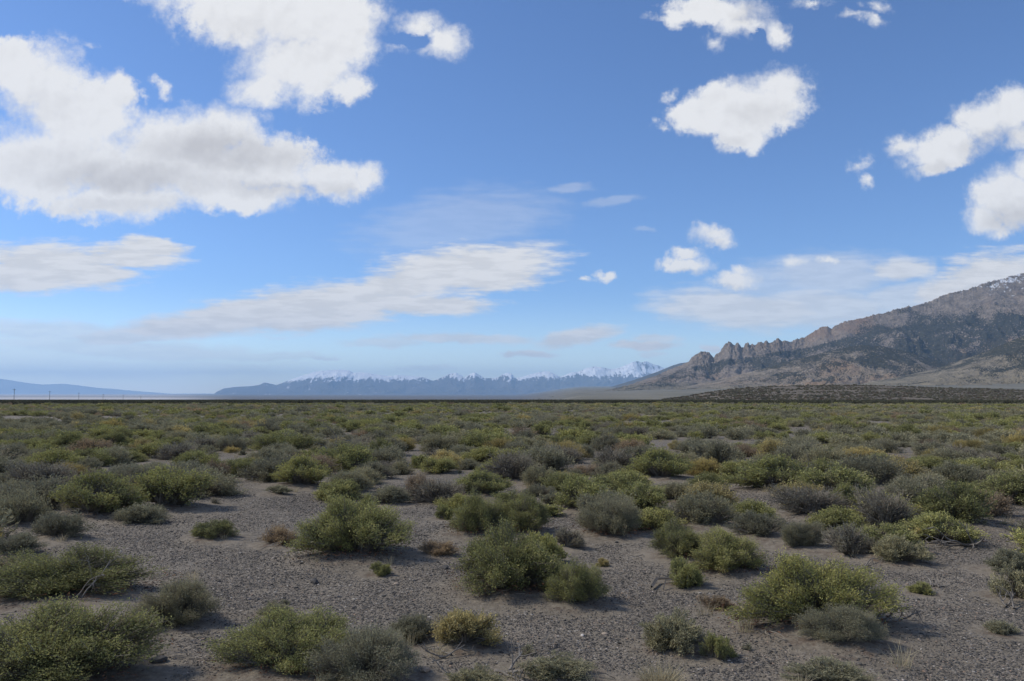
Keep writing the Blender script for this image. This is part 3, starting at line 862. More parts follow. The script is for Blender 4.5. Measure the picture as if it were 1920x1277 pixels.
def build_scrub(mid):
    g = np.random.default_rng(8)
    x0, y0, R0, H0, k0 = mid
    x1, y1 = scatter_points(62, 150, .8, math.radians(42), g)
    x2, y2 = scatter_points(150, 250, .6, math.radians(41), g)
    x = np.concatenate([x1, x2]); y = np.concatenate([y1, y2]); n = len(x)
    px, py = to_pix(x, y, base_z(x, y))
    ok = ~inside(BARE[7], px, py) & ~((fbm(x / 9. + 3, y / 16., 3) > .26))
    x, y = x[ok], y[ok]; n = len(x)
    R = np.clip(np.exp(g.normal(-.95, .36, n)), .2, .9) * np.where(y > 150, 1.15, 1.0)
    o = np.argsort(-R); x, y, R = x[o], y[o], R[o]
    kk = thin(x, y, R, .85); x, y, R = x[kk], y[kk], R[kk]; n = len(x)
    H = R * g.uniform(.5, .85, n)
    k = pick_kind(x, y, n, g)
    x = np.concatenate([x0, x]); y = np.concatenate([y0, y]); R = np.concatenate([R0, R]); H = np.concatenate([H0, H]); k = np.concatenate([k0, k])
    lod3 = y > 75
    protos = []; rp = []; hp = []
    for lod in (2, 3):
        for kd in KS:
            for v in range(3 if kd in ('green', 'sage') else 2):
                m_, r_, h_ = proto_joined(kd, 'L', lod, v)
                protos.append(m_); rp.append(r_); hp.append(h_)
    per = len(protos) // 2
    start = {}; c = 0
    for i, kd in enumerate(KS):
        start[i] = (c, 3 if kd in ('green', 'sage') else 2); c += start[i][1]
    st = np.array([start[i][0] for i in range(6)])[k]; nv = np.array([start[i][1] for i in range(6)])[k]
    idx = st + (g.uniform(size=len(x)) * nv).astype(int) + per * lod3
    rp = np.array(rp)[idx]; hp = np.array(hp)[idx]
    scl = np.stack([R / rp, R / rp, H / hp], 1)
    rot = np.stack([0 * x, 0 * x, g.uniform(0, 6.28, len(x))], 1)
    scatter_mesh('scrub', x, y, ground_z(x, y) - .01, scl, rot, idx, protos)
    # the dense brush farther out, leaf colour darkened to paint cloud shade
    x, y = scatter_points(245, 1300, .055, math.radians(40), g)
    n = len(x)
    R = np.clip(np.exp(g.normal(.15, .35, n)), .6, 2.4) * (1 + y / 2500); H = np.clip(R * g.uniform(.5, .8, n), .4, 1.3)
    protos = [proto_joined('green', 'L', 3, 0)[0], proto_joined('green', 'L', 3, 1)[0], proto_joined('sage', 'L', 3, 0)[0]]
    dark = leaf_mat('cloud_shaded_brush_leaf', [(0, (.07, .068, .05)), (.5, (.11, .107, .072)), (1, (.155, .145, .095))], .15)
    pr = []
    for p_ in protos:
        q = p_.copy(); q.materials.clear(); q.materials.append(dark); pr.append(q)
    scl = np.stack([R / .5, R / .5, H / .45], 1)
    rot = np.stack([0 * x, 0 * x, g.uniform(0, 6.28, n)], 1)
    scatter_mesh('cloud_shaded_scrub', x, y, ground_z(x, y) - .02, scl, rot, g.integers(0, 3, n), pr)
# ------------------------------------------------------------------ mountains
def ridge_layer(name, pts, y_r, y_f, zfoot, px0, px1, step, rows, mat, expo=2.0, lin=.35, carve=.28, nscale=900., back=1800., seed=0,
                towers=None, knob=0., kscale=60., yvar=0., fine=0., stretch=1.5, gully=0., jag=0.):
    """a mountain range: its crest follows pts (photograph pixels) at distance y_r, its foot lies at y_f"""
    P = np.array([pix(a, b) for a, b in pts])
    us = np.arange(px0, px1 + .01, step)
    us = (us - CX) / F
    v = np.interp(us, P[:, 0], P[:, 1])
    w = max(1, int(10 / step))
    ker = np.hanning(2 * w + 1); ker /= ker.sum()
    vs = np.convolve(np.pad(v, w, mode='edge'), ker, 'valid') if towers else v
    v = v + jag / F * (fbm(us * F / 9. + seed, us * 0 + 1.7, 4) + .6 * noise(us * F / 2.6, us * 0 + 4.1))
    yr = y_r * (1 + yvar * fbm(us * 9 + seed, us * 0 + 3.3, 3))
    tb = np.concatenate([np.linspace(0, 1, rows) ** .9, 1 + np.linspace(.02, 1, max(8, rows // 5))])
    T, U = np.meshgrid(tb, us, indexing='ij')
    YR = np.broadcast_to(yr, U.shape)
    Y = np.where(T <= 1, y_f + (YR - y_f) * T, YR + (T - 1) * back)
    X = U * Y
    ZR = (EYE + vs * yr)[None, :]
    ZF = zfoot(U, Y)
    t = np.clip(T, 0, 1)
    prof = lin * t + (1 - lin) * t ** expo
    Z = ZF + (ZR - ZF) * prof
    rel = np.maximum(ZR - ZF, 0)
    wx = X + nscale * .35 * fbm(X / nscale + seed, Y / nscale, 3)
    rd = ridged(wx / nscale + seed, Y / (nscale * stretch) - seed, 6)
    env = np.sin(np.pi * np.clip(t, 0, 1) ** .8) ** .8 * (t < 1)
    Z = Z - rel * carve * env * (1 - rd) * (.35 + .65 * t)
    if gully:
        w1 = X + .5 * gully * fbm(X / gully + 8, Y / gully, 3)
        gl = ridged(w1 / gully + seed, Y / (gully * 4.), 5)
        g2 = ridged((w1 + .25 * (Y - YR)) / (gully * .37), Y / (gully * 1.3), 4)
        Z = Z - (gl < 2) * env * np.minimum(rel * .30, gully * .62) * ((1 - gl) * .8 + (1 - g2) * .35)
    if knob:
        Z = Z + knob * env * np.clip(rel / (rel.max() + 1), 0, 1) ** .5 * (ridged(X / kscale + 3, Y / kscale, 4) - .45)
    if fine:
        Z = Z + fine * np.sin(np.pi * t) * fbm(X / 45., Y / 45., 4)
    Z = np.where(T > 1, ZR + (ZF - ZR) * (T - 1) ** 1.2 - rel * .05 * (T - 1), Z)
    if towers:
        # separate rock spires standing on the crest
        dz = ((v - vs) * yr)[None, :] + 0 * Z
        fall = np.exp(-((Y - YR) / towers) ** 2)
        face = .75 + .5 * noise(X / 40., Y / 55. + 9)
        Z = Z + dz * np.clip(fall * face + (T == 1) * .4, 0, 1)
        tw = sstep(1290, 1310, CX + F * U) * (1 - sstep(1490, 1540, CX + F * U))
        drop = tw * 45 * sstep(0, 320, YR - Y) * (1 - sstep(700, 2000, YR - Y)) * (T < 1)
        crag = tw * np.exp(-((Y - YR + 60) / 260.) ** 2) * (T < 1)
        Z = Z + crag * (22 * (ridged(X / 38., Y / 70. + 5, 4) - .55) + 16 * noise(X / 17., Y / 30.))
        Z = Z - drop * (.6 + .8 * ridged(X / 110., Y / 260., 3))
    me = np_mesh(name, np.stack([X, Y, Z], -1).reshape(-1, 3), grid_faces(*Z.shape), [mat], smooth=True)
    return link(name, me, kind='structure')


def slope_z(t):
    g = t.n.new('ShaderNodeNewGeometry')
    s = t.n.new('ShaderNodeSeparateXYZ'); t.l.new(g.outputs['True Normal'], s.inputs[0])
    return s.outputs[2]


def rock_mat(name, rock, grass, wood_lo, wood_hi, snow=None, size=1.0, foot=None, tree=(.03, .034, .024), crag=False):
    """rock and dry grass with scattered dark pinyon trees; snow patches above snow[0] metres"""
    m, t, out = material(name)
    P = objco(t)
    sep = t.n.new('ShaderNodeSeparateXYZ'); t.l.new(P, sep.inputs[0])
    z = sep.outputs[2]
    big = t.noise(P, .0013 / size, 6, .6); mid = t.noise(P, .009 / size, 6, .68); fine = t.noise(P, .045 / size, 5, .75)
    f = t.math('ADD', t.math('MULTIPLY', mid, .45), t.math('MULTIPLY', fine, .55))
    rc = t.ramp(f, [(.36, tuple(c * .38 for c in rock)), (.46, tuple(c * .8 for c in rock)), (.54, rock), (.66, tuple(c * 1.65 for c in rock))])
    rc = t.mix(t.smooth(big, .5, .7), rc, tuple(c * k for c, k in zip(rock, (1.05, .86, .72))))
    gr = t.ramp(mid, [(.3, tuple(c * .75 for c in grass)), (.7, tuple(c * 1.15 for c in grass))])
    if foot:
        zz = t.math('ADD', z, t.math('MULTIPLY', t.math('SUBTRACT', mid, .5), foot[1] * 1.2))
        col = t.mix(t.smooth(zz, foot[0], foot[1]), gr, rc)
    else:
        col = t.mix(t.smooth(mid, .42, .58), gr, rc)
    v = t.voronoi(P, .085 / size)
    dens = t.math('ADD', t.noise(P, .0035 / size, 5, .65), t.math('MULTIPLY', t.smooth(z, wood_lo[0], wood_lo[1]), .16))
    dens = t.math('SUBTRACT', dens, t.math('MULTIPLY', t.smooth(z, wood_hi[0], wood_hi[1]), .25))
    if crag:
        u = t.math('DIVIDE', sep.outputs[0], sep.outputs[1])
        zc = t.math('SUBTRACT', z, t.math('MULTIPLY_ADD', t.math('SUBTRACT', u, .22), 1250, 235))
        bare = t.math('MULTIPLY', t.smooth(zc, -30, 40), t.smooth(u, .46, .40))
        dens = t.math('SUBTRACT', dens, t.math('MULTIPLY', bare, .35))
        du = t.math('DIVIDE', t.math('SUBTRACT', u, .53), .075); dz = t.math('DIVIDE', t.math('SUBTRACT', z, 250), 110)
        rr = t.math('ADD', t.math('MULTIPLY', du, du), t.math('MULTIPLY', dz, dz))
        dens = t.math('ADD', dens, t.math('MULTIPLY', t.smooth(rr, 1.5, .3), .24))  # cloud shadow painted as denser dark trees over the wooded hollow
    thr = t.lin(dens, .40, .68, -.03, .82)
    tr = t.smooth(t.math('SUBTRACT', thr, v.outputs['Distance']), -.06, .05)
    col = t.mix(t.math('MULTIPLY', tr, .88), col, t.mix(fine, tuple(c * .7 for c in tree), tuple(c * 1.5 for c in tree)))
    if snow:
        sn = t.noise(t.map(P, sc=(.006, .009, .012)), 1, 6, .62)
        sn2 = t.noise(P, .03, 4, .7)
        sz = t.math('ADD', t.math('MULTIPLY', sn, .4), t.math('MULTIPLY', sn2, .6))
        sz = t.math('ADD', sz, t.lin(z, snow[0], snow[1], -.16, .07))
        rgt = t.smooth(t.math('DIVIDE', sep.outputs[0], sep.outputs[1]), .50, .62)
        sz = t.math('ADD', sz, t.math('MULTIPLY', t.math('SUBTRACT', rgt, 1), .12))
        col = t.mix(t.smooth(sz, .555, .59), col, (.82, .83, .86))
    h = t.math('ADD', t.math('MULTIPLY', mid, 85 * size), t.math('MULTIPLY', fine, 24 * size))
    h = t.math('ADD', h, t.math('MULTIPLY', tr, 4 * size))
    pbsdf(t, out, col, .95, t.bump(h, 1.0, .9), .1)
    return m


def snow_mat():
    m, t, out = material('snowy_rock')
    P = objco(t)
    sep = t.n.new('ShaderNodeSeparateXYZ'); t.l.new(P, sep.inputs[0])
    z = sep.outputs[2]
    n1 = t.noise(t.map(P, sc=(.0011, .0004, .0006)), 1, 6, .65); n2 = t.noise(t.map(P, sc=(.0075, .0015, .002)), 1, 6, .75)
    s = t.math('ADD', t.lin(z, 420, 1050, -.33, .25), t.math('ADD', t.math('MULTIPLY', t.math('SUBTRACT', n1, .5), .9), t.math('MULTIPLY', t.math('SUBTRACT', n2, .5), 1.1)))
    s = t.math('ADD', s, t.lin(slope_z(t), .55, .95, -.05, .06))
    w = t.math('DIVIDE', sep.outputs[0], sep.outputs[1])
    s = t.math('SUBTRACT', s, t.smooth(w, .05, .13, 0, .16))        # the western summit keeps more of its snow
    s = t.math('ADD', s, t.smooth(w, -.10, -.19, 0, .10))
    rock = t.ramp(n1, [(.3, (.07, .064, .06)), (.7, (.13, .118, .108))])
    col = t.mix(t.smooth(s, -.005, .055), rock, (.95, .95, .96))
    pbsdf(t, out, col, .9, t.bump(t.math('ADD', t.math('MULTIPLY', n1, 260), t.math('MULTIPLY', n2, 90)), 1.0, .8), .1)
    return m


def plain_mat(name, a, b, scale):
    m, t, out = material(name)
    n = t.noise(objco(t), scale, 6, .65)
    pbsdf(t, out, t.ramp(n, [(.3, a), (.7, b)]), .95, t.bump(n, .25 / scale, .6), .1)
    return m


NEAR = [(960, 752), (1000, 747), (1060, 742.5), (1120, 736), (1180, 721), (1215, 709), (1240, 700), (1262, 690), (1280, 683), (1292, 677), (1297, 669), (1302, 666), (1308, 662),
        (1314, 659.5), (1322, 660), (1330, 660), (1335, 667), (1339, 672), (1342, 664), (1345, 661.5), (1348, 663), (1352, 657), (1357, 649), (1362, 642.5), (1366, 639.5), (1370, 640), (1375, 646), (1378, 650), (1380, 643),
        (1383, 641), (1386, 645), (1390, 651), (1393, 652.5), (1396, 647), (1399, 643), (1403, 642.5), (1406, 646), (1410, 645.5), (1414, 647), (1419, 645.5), (1422, 641), (1427, 640), (1431, 643), (1434, 640), (1438, 639), (1443, 643), (1449, 641.5), (1453, 638), (1458, 633.5), (1461, 634), (1465, 639), (1474, 638), (1481, 641), (1490, 637), (1500, 635), (1512, 630), (1520, 625), (1530, 619), (1540, 614), (1550, 611), (1558, 616), (1575, 606), (1590, 601), (1600, 600),
        (1625, 594), (1650, 588), (1680, 580), (1700, 575), (1715, 574), (1730, 570), (1745, 565), (1762, 556), (1780, 550), (1800, 545), (1820, 541), (1850, 530), (1865, 526), (1880, 522), (1900, 517),
        (1920, 511), (1990, 484), (2100, 452), (2300, 430), (2500, 480)]
MIDHILL = [(1130, 747), (1180, 742), (1240, 733), (1300, 722), (1370, 707), (1430, 691), (1500, 672), (1560, 657), (1600, 649), (1625, 647), (1660, 650), (1700, 659), (1740, 672), (1780, 686), (1830, 700), (1880, 712), (1950, 725)]
FOOTHILL = [(1560, 730), (1620, 719), (1690, 706), (1750, 692), (1800, 676), (1835, 664), (1870, 650), (1900, 637), (1925, 628), (2000, 603), (2200, 560), (2400, 600)]
BLUE = [(960, 753), (1000, 750), (1040, 745), (1090, 738), (1140, 727), (1190, 712), (1230, 698), (1262, 685), (1275, 681), (1300, 678), (1330, 676), (1400, 690), (1500, 720)]
SNOWY = [(380, 752), (395, 745), (400, 740), (407, 734), (420, 728), (437, 726), (450, 725), (470, 724), (485, 722), (497, 717), (505, 719), (518, 722), (530, 718), (545, 712), (562, 706), (575, 702), (590, 697),
         (605, 695), (620, 694), (632, 693), (645, 693), (655, 695), (663, 699), (675, 698), (690, 699), (705, 702), (717, 704), (728, 705), (738, 705), (745, 703), (757, 704), (770, 705), (785, 706), (797, 708),
         (808, 713), (813, 714), (822, 710), (835, 705), (845, 700), (855, 699), (863, 703), (872, 708), (880, 702), (890, 698), (897, 702), (908, 709), (925, 709), (937, 706), (944, 701), (952, 699), (959, 700),
         (966, 709), (978, 707), (995, 702), (1010, 698), (1022, 696), (1030, 697), (1040, 701), (1050, 707), (1062, 702), (1072, 698), (1085, 697), (1100, 690), (1115, 687), (1125, 688), (1135, 690), (1145, 692),
         (1155, 691), (1165, 688), (1175, 684), (1185, 679), (1195, 677), (1203, 680), (1211, 677), (1222, 682), (1235, 686), (1245, 690), (1300, 700), (1400, 715), (1500, 745)]
PALE = [(-500, 706), (-200, 697), (-60, 704), (0, 710), (20, 713), (50, 718), (80, 721), (120, 719.5), (150, 723), (180, 727), (210, 729), (240, 732), (290, 736), (330, 739), (400, 743), (480, 746), (600, 748)]
KNOLL = [(1240, 750), (1290, 743), (1320, 737), (1360, 731), (1420, 726), (1500, 723), (1600, 722), (1680, 724), (1760, 727), (1850, 729), (1920, 731), (2050, 735), (2200, 742)]


def build_mountains():
    gz = lambda U, Y: base_z(U * Y, Y) - 6
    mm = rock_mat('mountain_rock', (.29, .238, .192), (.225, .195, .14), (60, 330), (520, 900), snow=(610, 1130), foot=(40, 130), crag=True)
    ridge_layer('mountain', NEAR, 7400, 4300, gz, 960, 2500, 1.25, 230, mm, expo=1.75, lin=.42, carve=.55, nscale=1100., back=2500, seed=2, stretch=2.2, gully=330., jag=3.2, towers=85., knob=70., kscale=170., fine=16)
    mh = rock_mat('pinyon_slope', (.32, .265, .20), (.25, .215, .155), (50, 230), (900, 1000), size=.8, foot=(25, 60))
    ridge_layer('wooded_hill', MIDHILL, 5300, 3900, gz, 1130, 1950, 2, 110, mh, expo=1.5, lin=.45, carve=.30, nscale=420., back=900, seed=5, gully=190., jag=2., knob=14., kscale=110., fine=5)
    mf = rock_mat('foothill_slope', (.32, .27, .195), (.28, .24, .17), (70, 200), (900, 1000), size=.6, foot=(60, 150))
    ridge_layer('foothill', FOOTHILL, 4300, 2750, gz, 1560, 2400, 2, 110, mf, expo=1.9, lin=.30, carve=.24, nscale=380., back=900, seed=9, gully=150., jag=1.6, knob=9., kscale=120., fine=3)
    mb = plain_mat('far_wooded_rock', (.055, .055, .048), (.11, .10, .085), .0012)
    ridge_layer('blue_ridge', BLUE, 16500, 14000, lambda U, Y: -60 + 0 * U, 960, 1500, 2, 60, mb, carve=.4, nscale=1600., back=2500, seed=12, jag=1.5)
    ridge_layer('snowy_range', SNOWY, 41000, 35500, lambda U, Y: -75 + 0 * U, 380, 1500, .8, 150, snow_mat(), expo=1.5, lin=.5, carve=.5, nscale=2100., back=6000, seed=20, jag=1.6, knob=90., kscale=800.)
    mp = plain_mat('far_desert_rock', (.17, .16, .15), (.25, .235, .215), .0006)
    ridge_layer('far_hills', PALE, 62000, 57000, lambda U, Y: -75 + 0 * U, -500, 600, 4, 40, mp, carve=.3, nscale=4200., back=6000, seed=31)
    mk = plain_mat('brushy_brown_earth', (.115, .10, .078), (.18, .15, .118), .03)
    k = ridge_layer('knoll', KNOLL, 980, 560, lambda U, Y: base_z(U * Y, Y) - .6, 1240, 2200, 4, 50, mk, expo=1.1, lin=.8, carve=.0, nscale=90., back=320, seed=40)
    # brush growing on the knoll
    g = np.random.default_rng(77)
    V = np.empty(len(k.data.vertices) * 3, np.float32); k.data.vertices.foreach_get('co', V); V = V.reshape(-1, 3)
    Fq = np.empty(len(k.data.polygons) * 4, np.int32); k.data.loops.foreach_get('vertex_index', Fq); Fq = Fq.reshape(-1, 4)
    cen = V[Fq].mean(1); ar = np.linalg.norm(np.cross(V[Fq[:, 1]] - V[Fq[:, 0]], V[Fq[:, 3]] - V[Fq[:, 0]]), axis=1)
    front = cen[:, 1] < 1050
    pr = ar * front; n = 16000
    f = g.choice(len(Fq), n, p=pr / pr.sum()); a, b = g.uniform(size=(2, n, 1))
    q = V[Fq[f]]
    P = (q[:, 0] * (1 - a) + q[:, 1] * a) * (1 - b) + (q[:, 3] * (1 - a) + q[:, 2] * a) * b
    keep = fbm(P[:, 0] / 60., P[:, 1] / 60., 3) > -.22
    P = P[keep]; n = len(P)
    mats = [leaf_mat('knoll_leaf', [(0, (.14, .132, .095)), (.5, (.21, .195, .14)), (1, (.28, .255, .175))], .15),
            leaf_mat('knoll_russet', [(0, (.11, .08, .06)), (.5, (.17, .13, .095)), (1, (.24, .18, .12))], .15)]
    pr = []
    for kd, v, mt in (('green', 0, mats[0]), ('green', 1, mats[0]), ('rust', 0, mats[1])):
        q = proto_joined(kd, 'L', 3, v)[0].copy(); q.materials.clear(); q.materials.append(mt); pr.append(q)
    R = np.clip(np.exp(g.normal(.0, .4, n)), .4, 2.6); H = R * g.uniform(.5, .9, n)
    idx = np.where(g.uniform(size=n) < .22, 2, g.integers(0, 2, n))
    scatter_mesh('knoll_scrub', P[:, 0], P[:, 1], P[:, 2] - .05, np.stack([R / .5, R / .5, H / .45], 1),
                 np.stack([np.zeros(n), np.zeros(n), g.uniform(0, 6.28, n)], 1), idx, pr)


# ------------------------------------------------------------------ small things
def beam(a, b, ra, rb, sides=8):
    P = np.array([[a, b]], float); V, Q = tubes(P, np.array([[ra, rb]]), sides)
    return V, Q


def merge(parts):
    Vs, Qs, n = [], [], 0
    for V, Q in parts: Vs.append(V); Qs.append(Q + n); n += len(V)
    return np.concatenate(Vs), np.concatenate(Qs)


def build_poles():
    wood = wood_mat('weathered_pole_wood', (.045, .038, .03), (.085, .07, .055))
    glass, t, out = material('grey_insulator'); pbsdf(t, out, (.25, .27, .27), .3)
    pole = np_mesh('pole', *merge([beam((0, 0, -.5), (0, 0, 11), .20, .15)]), [wood], smooth=True)
    arm = np_mesh('crossarm', *merge([beam((-1.3, -.24, 10.2), (1.3, -.24, 10.2), .09, .09, 4)]), [wood])
    ins = [np_mesh('insulator', *merge([beam((x, -.24, 10.27), (x, -.24, 10.6), .08, .05)]), [glass]) for x in (-1.15, -.45, .45, 1.15)]
    tops = [(27, 729.5), (93.5, 733.5), (148, 736.5), (193.5, 739), (231, 741), (264, 743)]
    labs = ['tallest wooden power pole at the far left edge of the plain', 'second power pole in from the left edge, slightly shorter than the tallest',
            'third power pole along the line, in front of the pale dry lake', 'fourth power pole of the shrinking line across the pale dry lake',
            'fifth power pole, a faint short stroke against the pale lake', 'smallest and faintest power pole at the end of the line']
    for i, (px, py) in enumerate(tops):
        u, v = pix(px, py)
        # the distance at which an 11 m pole standing on the land reaches this row
        ys = np.linspace(300, 4000, 4000)
        z = base_z(u * ys, ys) + 10.8
        k = int(np.argmin(np.abs((z - EYE) / ys - v) + (ys < 350) * 9))
        y = float(ys[k]); x = u * y
        o = link('utility_pole', None, label=labs[i], cat='power pole', group='power poles along the far road', loc=(x, y, float(base_z(np.array(x), np.array(y)))))
        o.rotation_euler = (0, 0, .35)
        link('pole', pole, o); link('crossarm', arm, o)
        for q in ins: link('insulator', q, o)
        print('pole', i, round(y))


def dead_branch(name, label, px, py, n, L, seed, up=.25, thick=.012, heading=None, z0=0.0):
    g = np.random.default_rng(seed)
    x, y = on_plain(px, py)
    lines, rads = [], []
    def grow(p, d, ln, r, depth):
        pts = [p]
        for k in range(5):
            d = norm(d + g.normal(0, .17, 3) + np.array([0, 0, -.05 if p[2] > .05 else .06]))
            p = p + d * ln / 5; p = np.array([p[0], p[1], max(p[2], .008)])
            pts.append(p)
        lines.append(pts); rads.append(np.linspace(r, r * .45, 6))
        if depth > 0:
            for k in range(g.integers(2, 4)):
                j = g.integers(2, 6)
                nd = norm(d + g.normal(0, .75, 3))
                grow(pts[j], nd, ln * g.uniform(.4, .65), r * .55, depth - 1)
    for k in range(n):
        a = (heading if heading is not None else g.uniform(0, 6.28)) + g.normal(0, .5)
        grow(np.array([g.normal(0, .03), g.normal(0, .03), .01 + z0]), norm(np.array([math.cos(a), math.sin(a), up])), L * g.uniform(.7, 1.1), thick, 2)
    V, Q = tubes(np.array(lines), np.array(rads), 5)
    me = np_mesh(name, V, Q, [DEAD], smooth=True)
    return link(name, me, label=label, cat='dead branch', group='bleached dead branches on the plain', loc=(x, y, float(ground_z(x, y))))


def build_dead():
    dead_branch('dead_branch', 'pair of twisted dead branches lying on gravel near the right edge', 1805, 1022, 4, .42, 1, .12, .014)
    dead_branch('dead_branch', 'grey dead roots clawing the gravel at the right edge', 1893, 1136, 3, .2, 2, .15, .008)
    dead_branch('dead_branch', 'dark dead branches sticking out beside the largest right-hand bush', 1668, 1172, 4, .24, 3, .12, .007, heading=-.3)
    dead_branch('dead_branch', 'grey heap of dead roots at the bottom edge between two low sagebrush', 948, 1268, 5, .24, 4, .16, .010)
    dead_branch('dead_branch', 'thin dead stick leaning out of the long low green bush at the left', 150, 1140, 2, .34, 5, 1.4, .006, heading=.7)
    dead_branch('dead_branch', 'white dead branch standing up in a dark green bush', 640, 872, 3, .75, 6, 1.7, .018)
    dead_branch('dead_branch', 'little bleached root at the foot of the rounded sagebrush', 652, 934, 3, .26, 7, .6, .010)
    dead_branch('dead_branch', 'small dead root below the small bright green bush with a bare foot', 1300, 1096, 3, .14, 8, .2, .005)
    dead_branch('dead_branch', 'white curl of dead wood on gravel behind the largest right-hand bush', 1620, 1072, 2, .16, 9, .4, .009)
    dead_branch('dead_branch', 'bare white twig inside the long hedge-like bush', 1502, 920, 3, .55, 10, 1.3, .012)
    dead_branch('dead_branch', 'dark fallen twig on the gravel by the tiny dark plant', 1752, 1102, 3, .17, 11, .15, .008)
    dead_branch('dead_branch', 'crooked dead twig on the gravel by the big bush in the lower left corner', 262, 1215, 2, .22, 12, .5, .006)
    dead_branch('dead_branch', 'short dark dead twigs under the low sagebrush at the bottom edge', 822, 1238, 3, .17, 13, .1, .006)


def rock_mesh(seed, flat=.6):
    import bmesh
    bm = bmesh.new(); bmesh.ops.create_icosphere(bm, subdivisions=2, radius=1)
    g = np.random.default_rng(seed)
    k = g.normal(size=(5, 3)); k /= np.linalg.norm(k, axis=1, keepdims=True); c = g.uniform(.55, .85, 5)
    for v in bm.verts:
        p = np.array(v.co)
        for a, b in zip(k, c):
            s = p @ a
            if s > b: p = p - a * (s - b) * .9
        v.co = p * np.array([1, g.uniform(.94, 1.0), flat])
    V = np.array([v.co[:] for v in bm.verts]); Q = np.array([[v.index for v in f.verts] for f in bm.faces])
    bm.free()
    return V * np.array([1, .75, 1]), Q


def stone_mat(name, stops):
    m, t, out = material(name)
    oi = t.n.new('ShaderNodeObjectInfo')
    n = t.noise(objco(t), 2.2, 5, .65)
    c = t.ramp(oi.outputs['Random'], stops)
    c = t.mix(1, c, t.ramp(n, [(.3, (.78, .77, .76)), (.7, (1.15, 1.13, 1.1))]), 'MULTIPLY')
    pbsdf(t, out, c, .85, None, .25)
    return m


def build_stones():
    tan = stone_mat('tan_stone', [(0, (.34, .26, .19)), (1, (.40, .33, .26))])
    white = stone_mat('white_stone', [(0, (.50, .46, .42)), (1, (.55, .52, .49))])
    dark = stone_mat('dark_stone', [(0, (.06, .058, .058)), (1, (.09, .085, .08))])
    for px, py, r, mt, lab, sd in [
        (796, 1266, .042, tan, 'flat tan stone near the bottom edge below the yellow bush', 1),
        (590, 1094, .055, dark, 'dark flat stone on gravel below the round bright green bush', 2),
        (743, 1099, .028, tan, 'small pale orange stone in the middle of the gravel', 3),
        (297, 1249, .055, dark, 'dark lump of stone near the bottom left corner bush', 4),
        (1092, 1190, .020, white, 'small whitish stone on gravel before the trailing bush', 5),
        (1134, 1187, .024, tan, 'small reddish stone beside a whitish one', 6),
        (62, 914, .10, white, 'white stone among sagebrush at the left edge', 7),
        (836, 1068, .050, dark, 'long dark stone below the half-yellow withered plant', 8),
        (500, 1004, .04, white, 'pale chip of stone beside the rusty brown shrub', 9)]:
        x, y = on_plain(px, py)
        V, Q = rock_mesh(sd, .5)
        me = np_mesh('stone', V * r, Q, [mt])
        o = link('stone', me, label=lab, cat='stone', group='larger stones lying on the gravel', loc=(x, y, float(ground_z(x, y)) + r * .18))
        o.rotation_euler = (0, 0, sd)


def build_gravel():
    g = np.random.default_rng(21)
    m = stone_mat('gravel_stone', [(0, (.042, .04, .038)), (.3, (.072, .068, .062)), (.55, (.11, .102, .092)), (.78, (.168, .15, .13)), (.92, (.27, .23, .195)), (.97, (.30, .21, .15)), (1, (.52, .49, .45))])
    pr = []
    for i in range(5):
        V, Q = rock_mesh(40 + i, .55)
        pr.append(np_mesh('pebble', V, Q, [m]))
    n = 480000
    r = 3.6 + (15 - 3.6) * g.uniform(0, 1, n) ** 1.5
    th = g.uniform(-.66, .66, n)
    x, y = r * np.sin(th), r * np.cos(th)
    c = .7 * noise(x * 1.1, y * 1.1) + .5 * noise(x * .35 + 5, y * .35) + .4 * noise(x * 3, y * 3)
    for s in SHR:
        if s[2] < 16: c -= .85 * np.exp(-((x - s[1]) ** 2 + (y - s[2]) ** 2) / (s[3] * 1.35 + .06) ** 2)
    k = c > g.uniform(-.75, .28, n)
    x, y, r = x[k], y[k], r[k]; n = len(x)
    sz = np.clip(np.exp(g.normal(-5.3, .42, n)), .003, .026) * (.7 + .045 * r)
    z = ground_z(x, y) + sz * .10
    scatter_mesh('gravel', x, y, z, np.stack([sz, sz, sz * g.uniform(.6, 1.1, n)], 1),
                 np.stack([g.normal(0, .25, n), g.normal(0, .25, n), g.uniform(0, 6.28, n)], 1), g.integers(0, 5, n), pr)


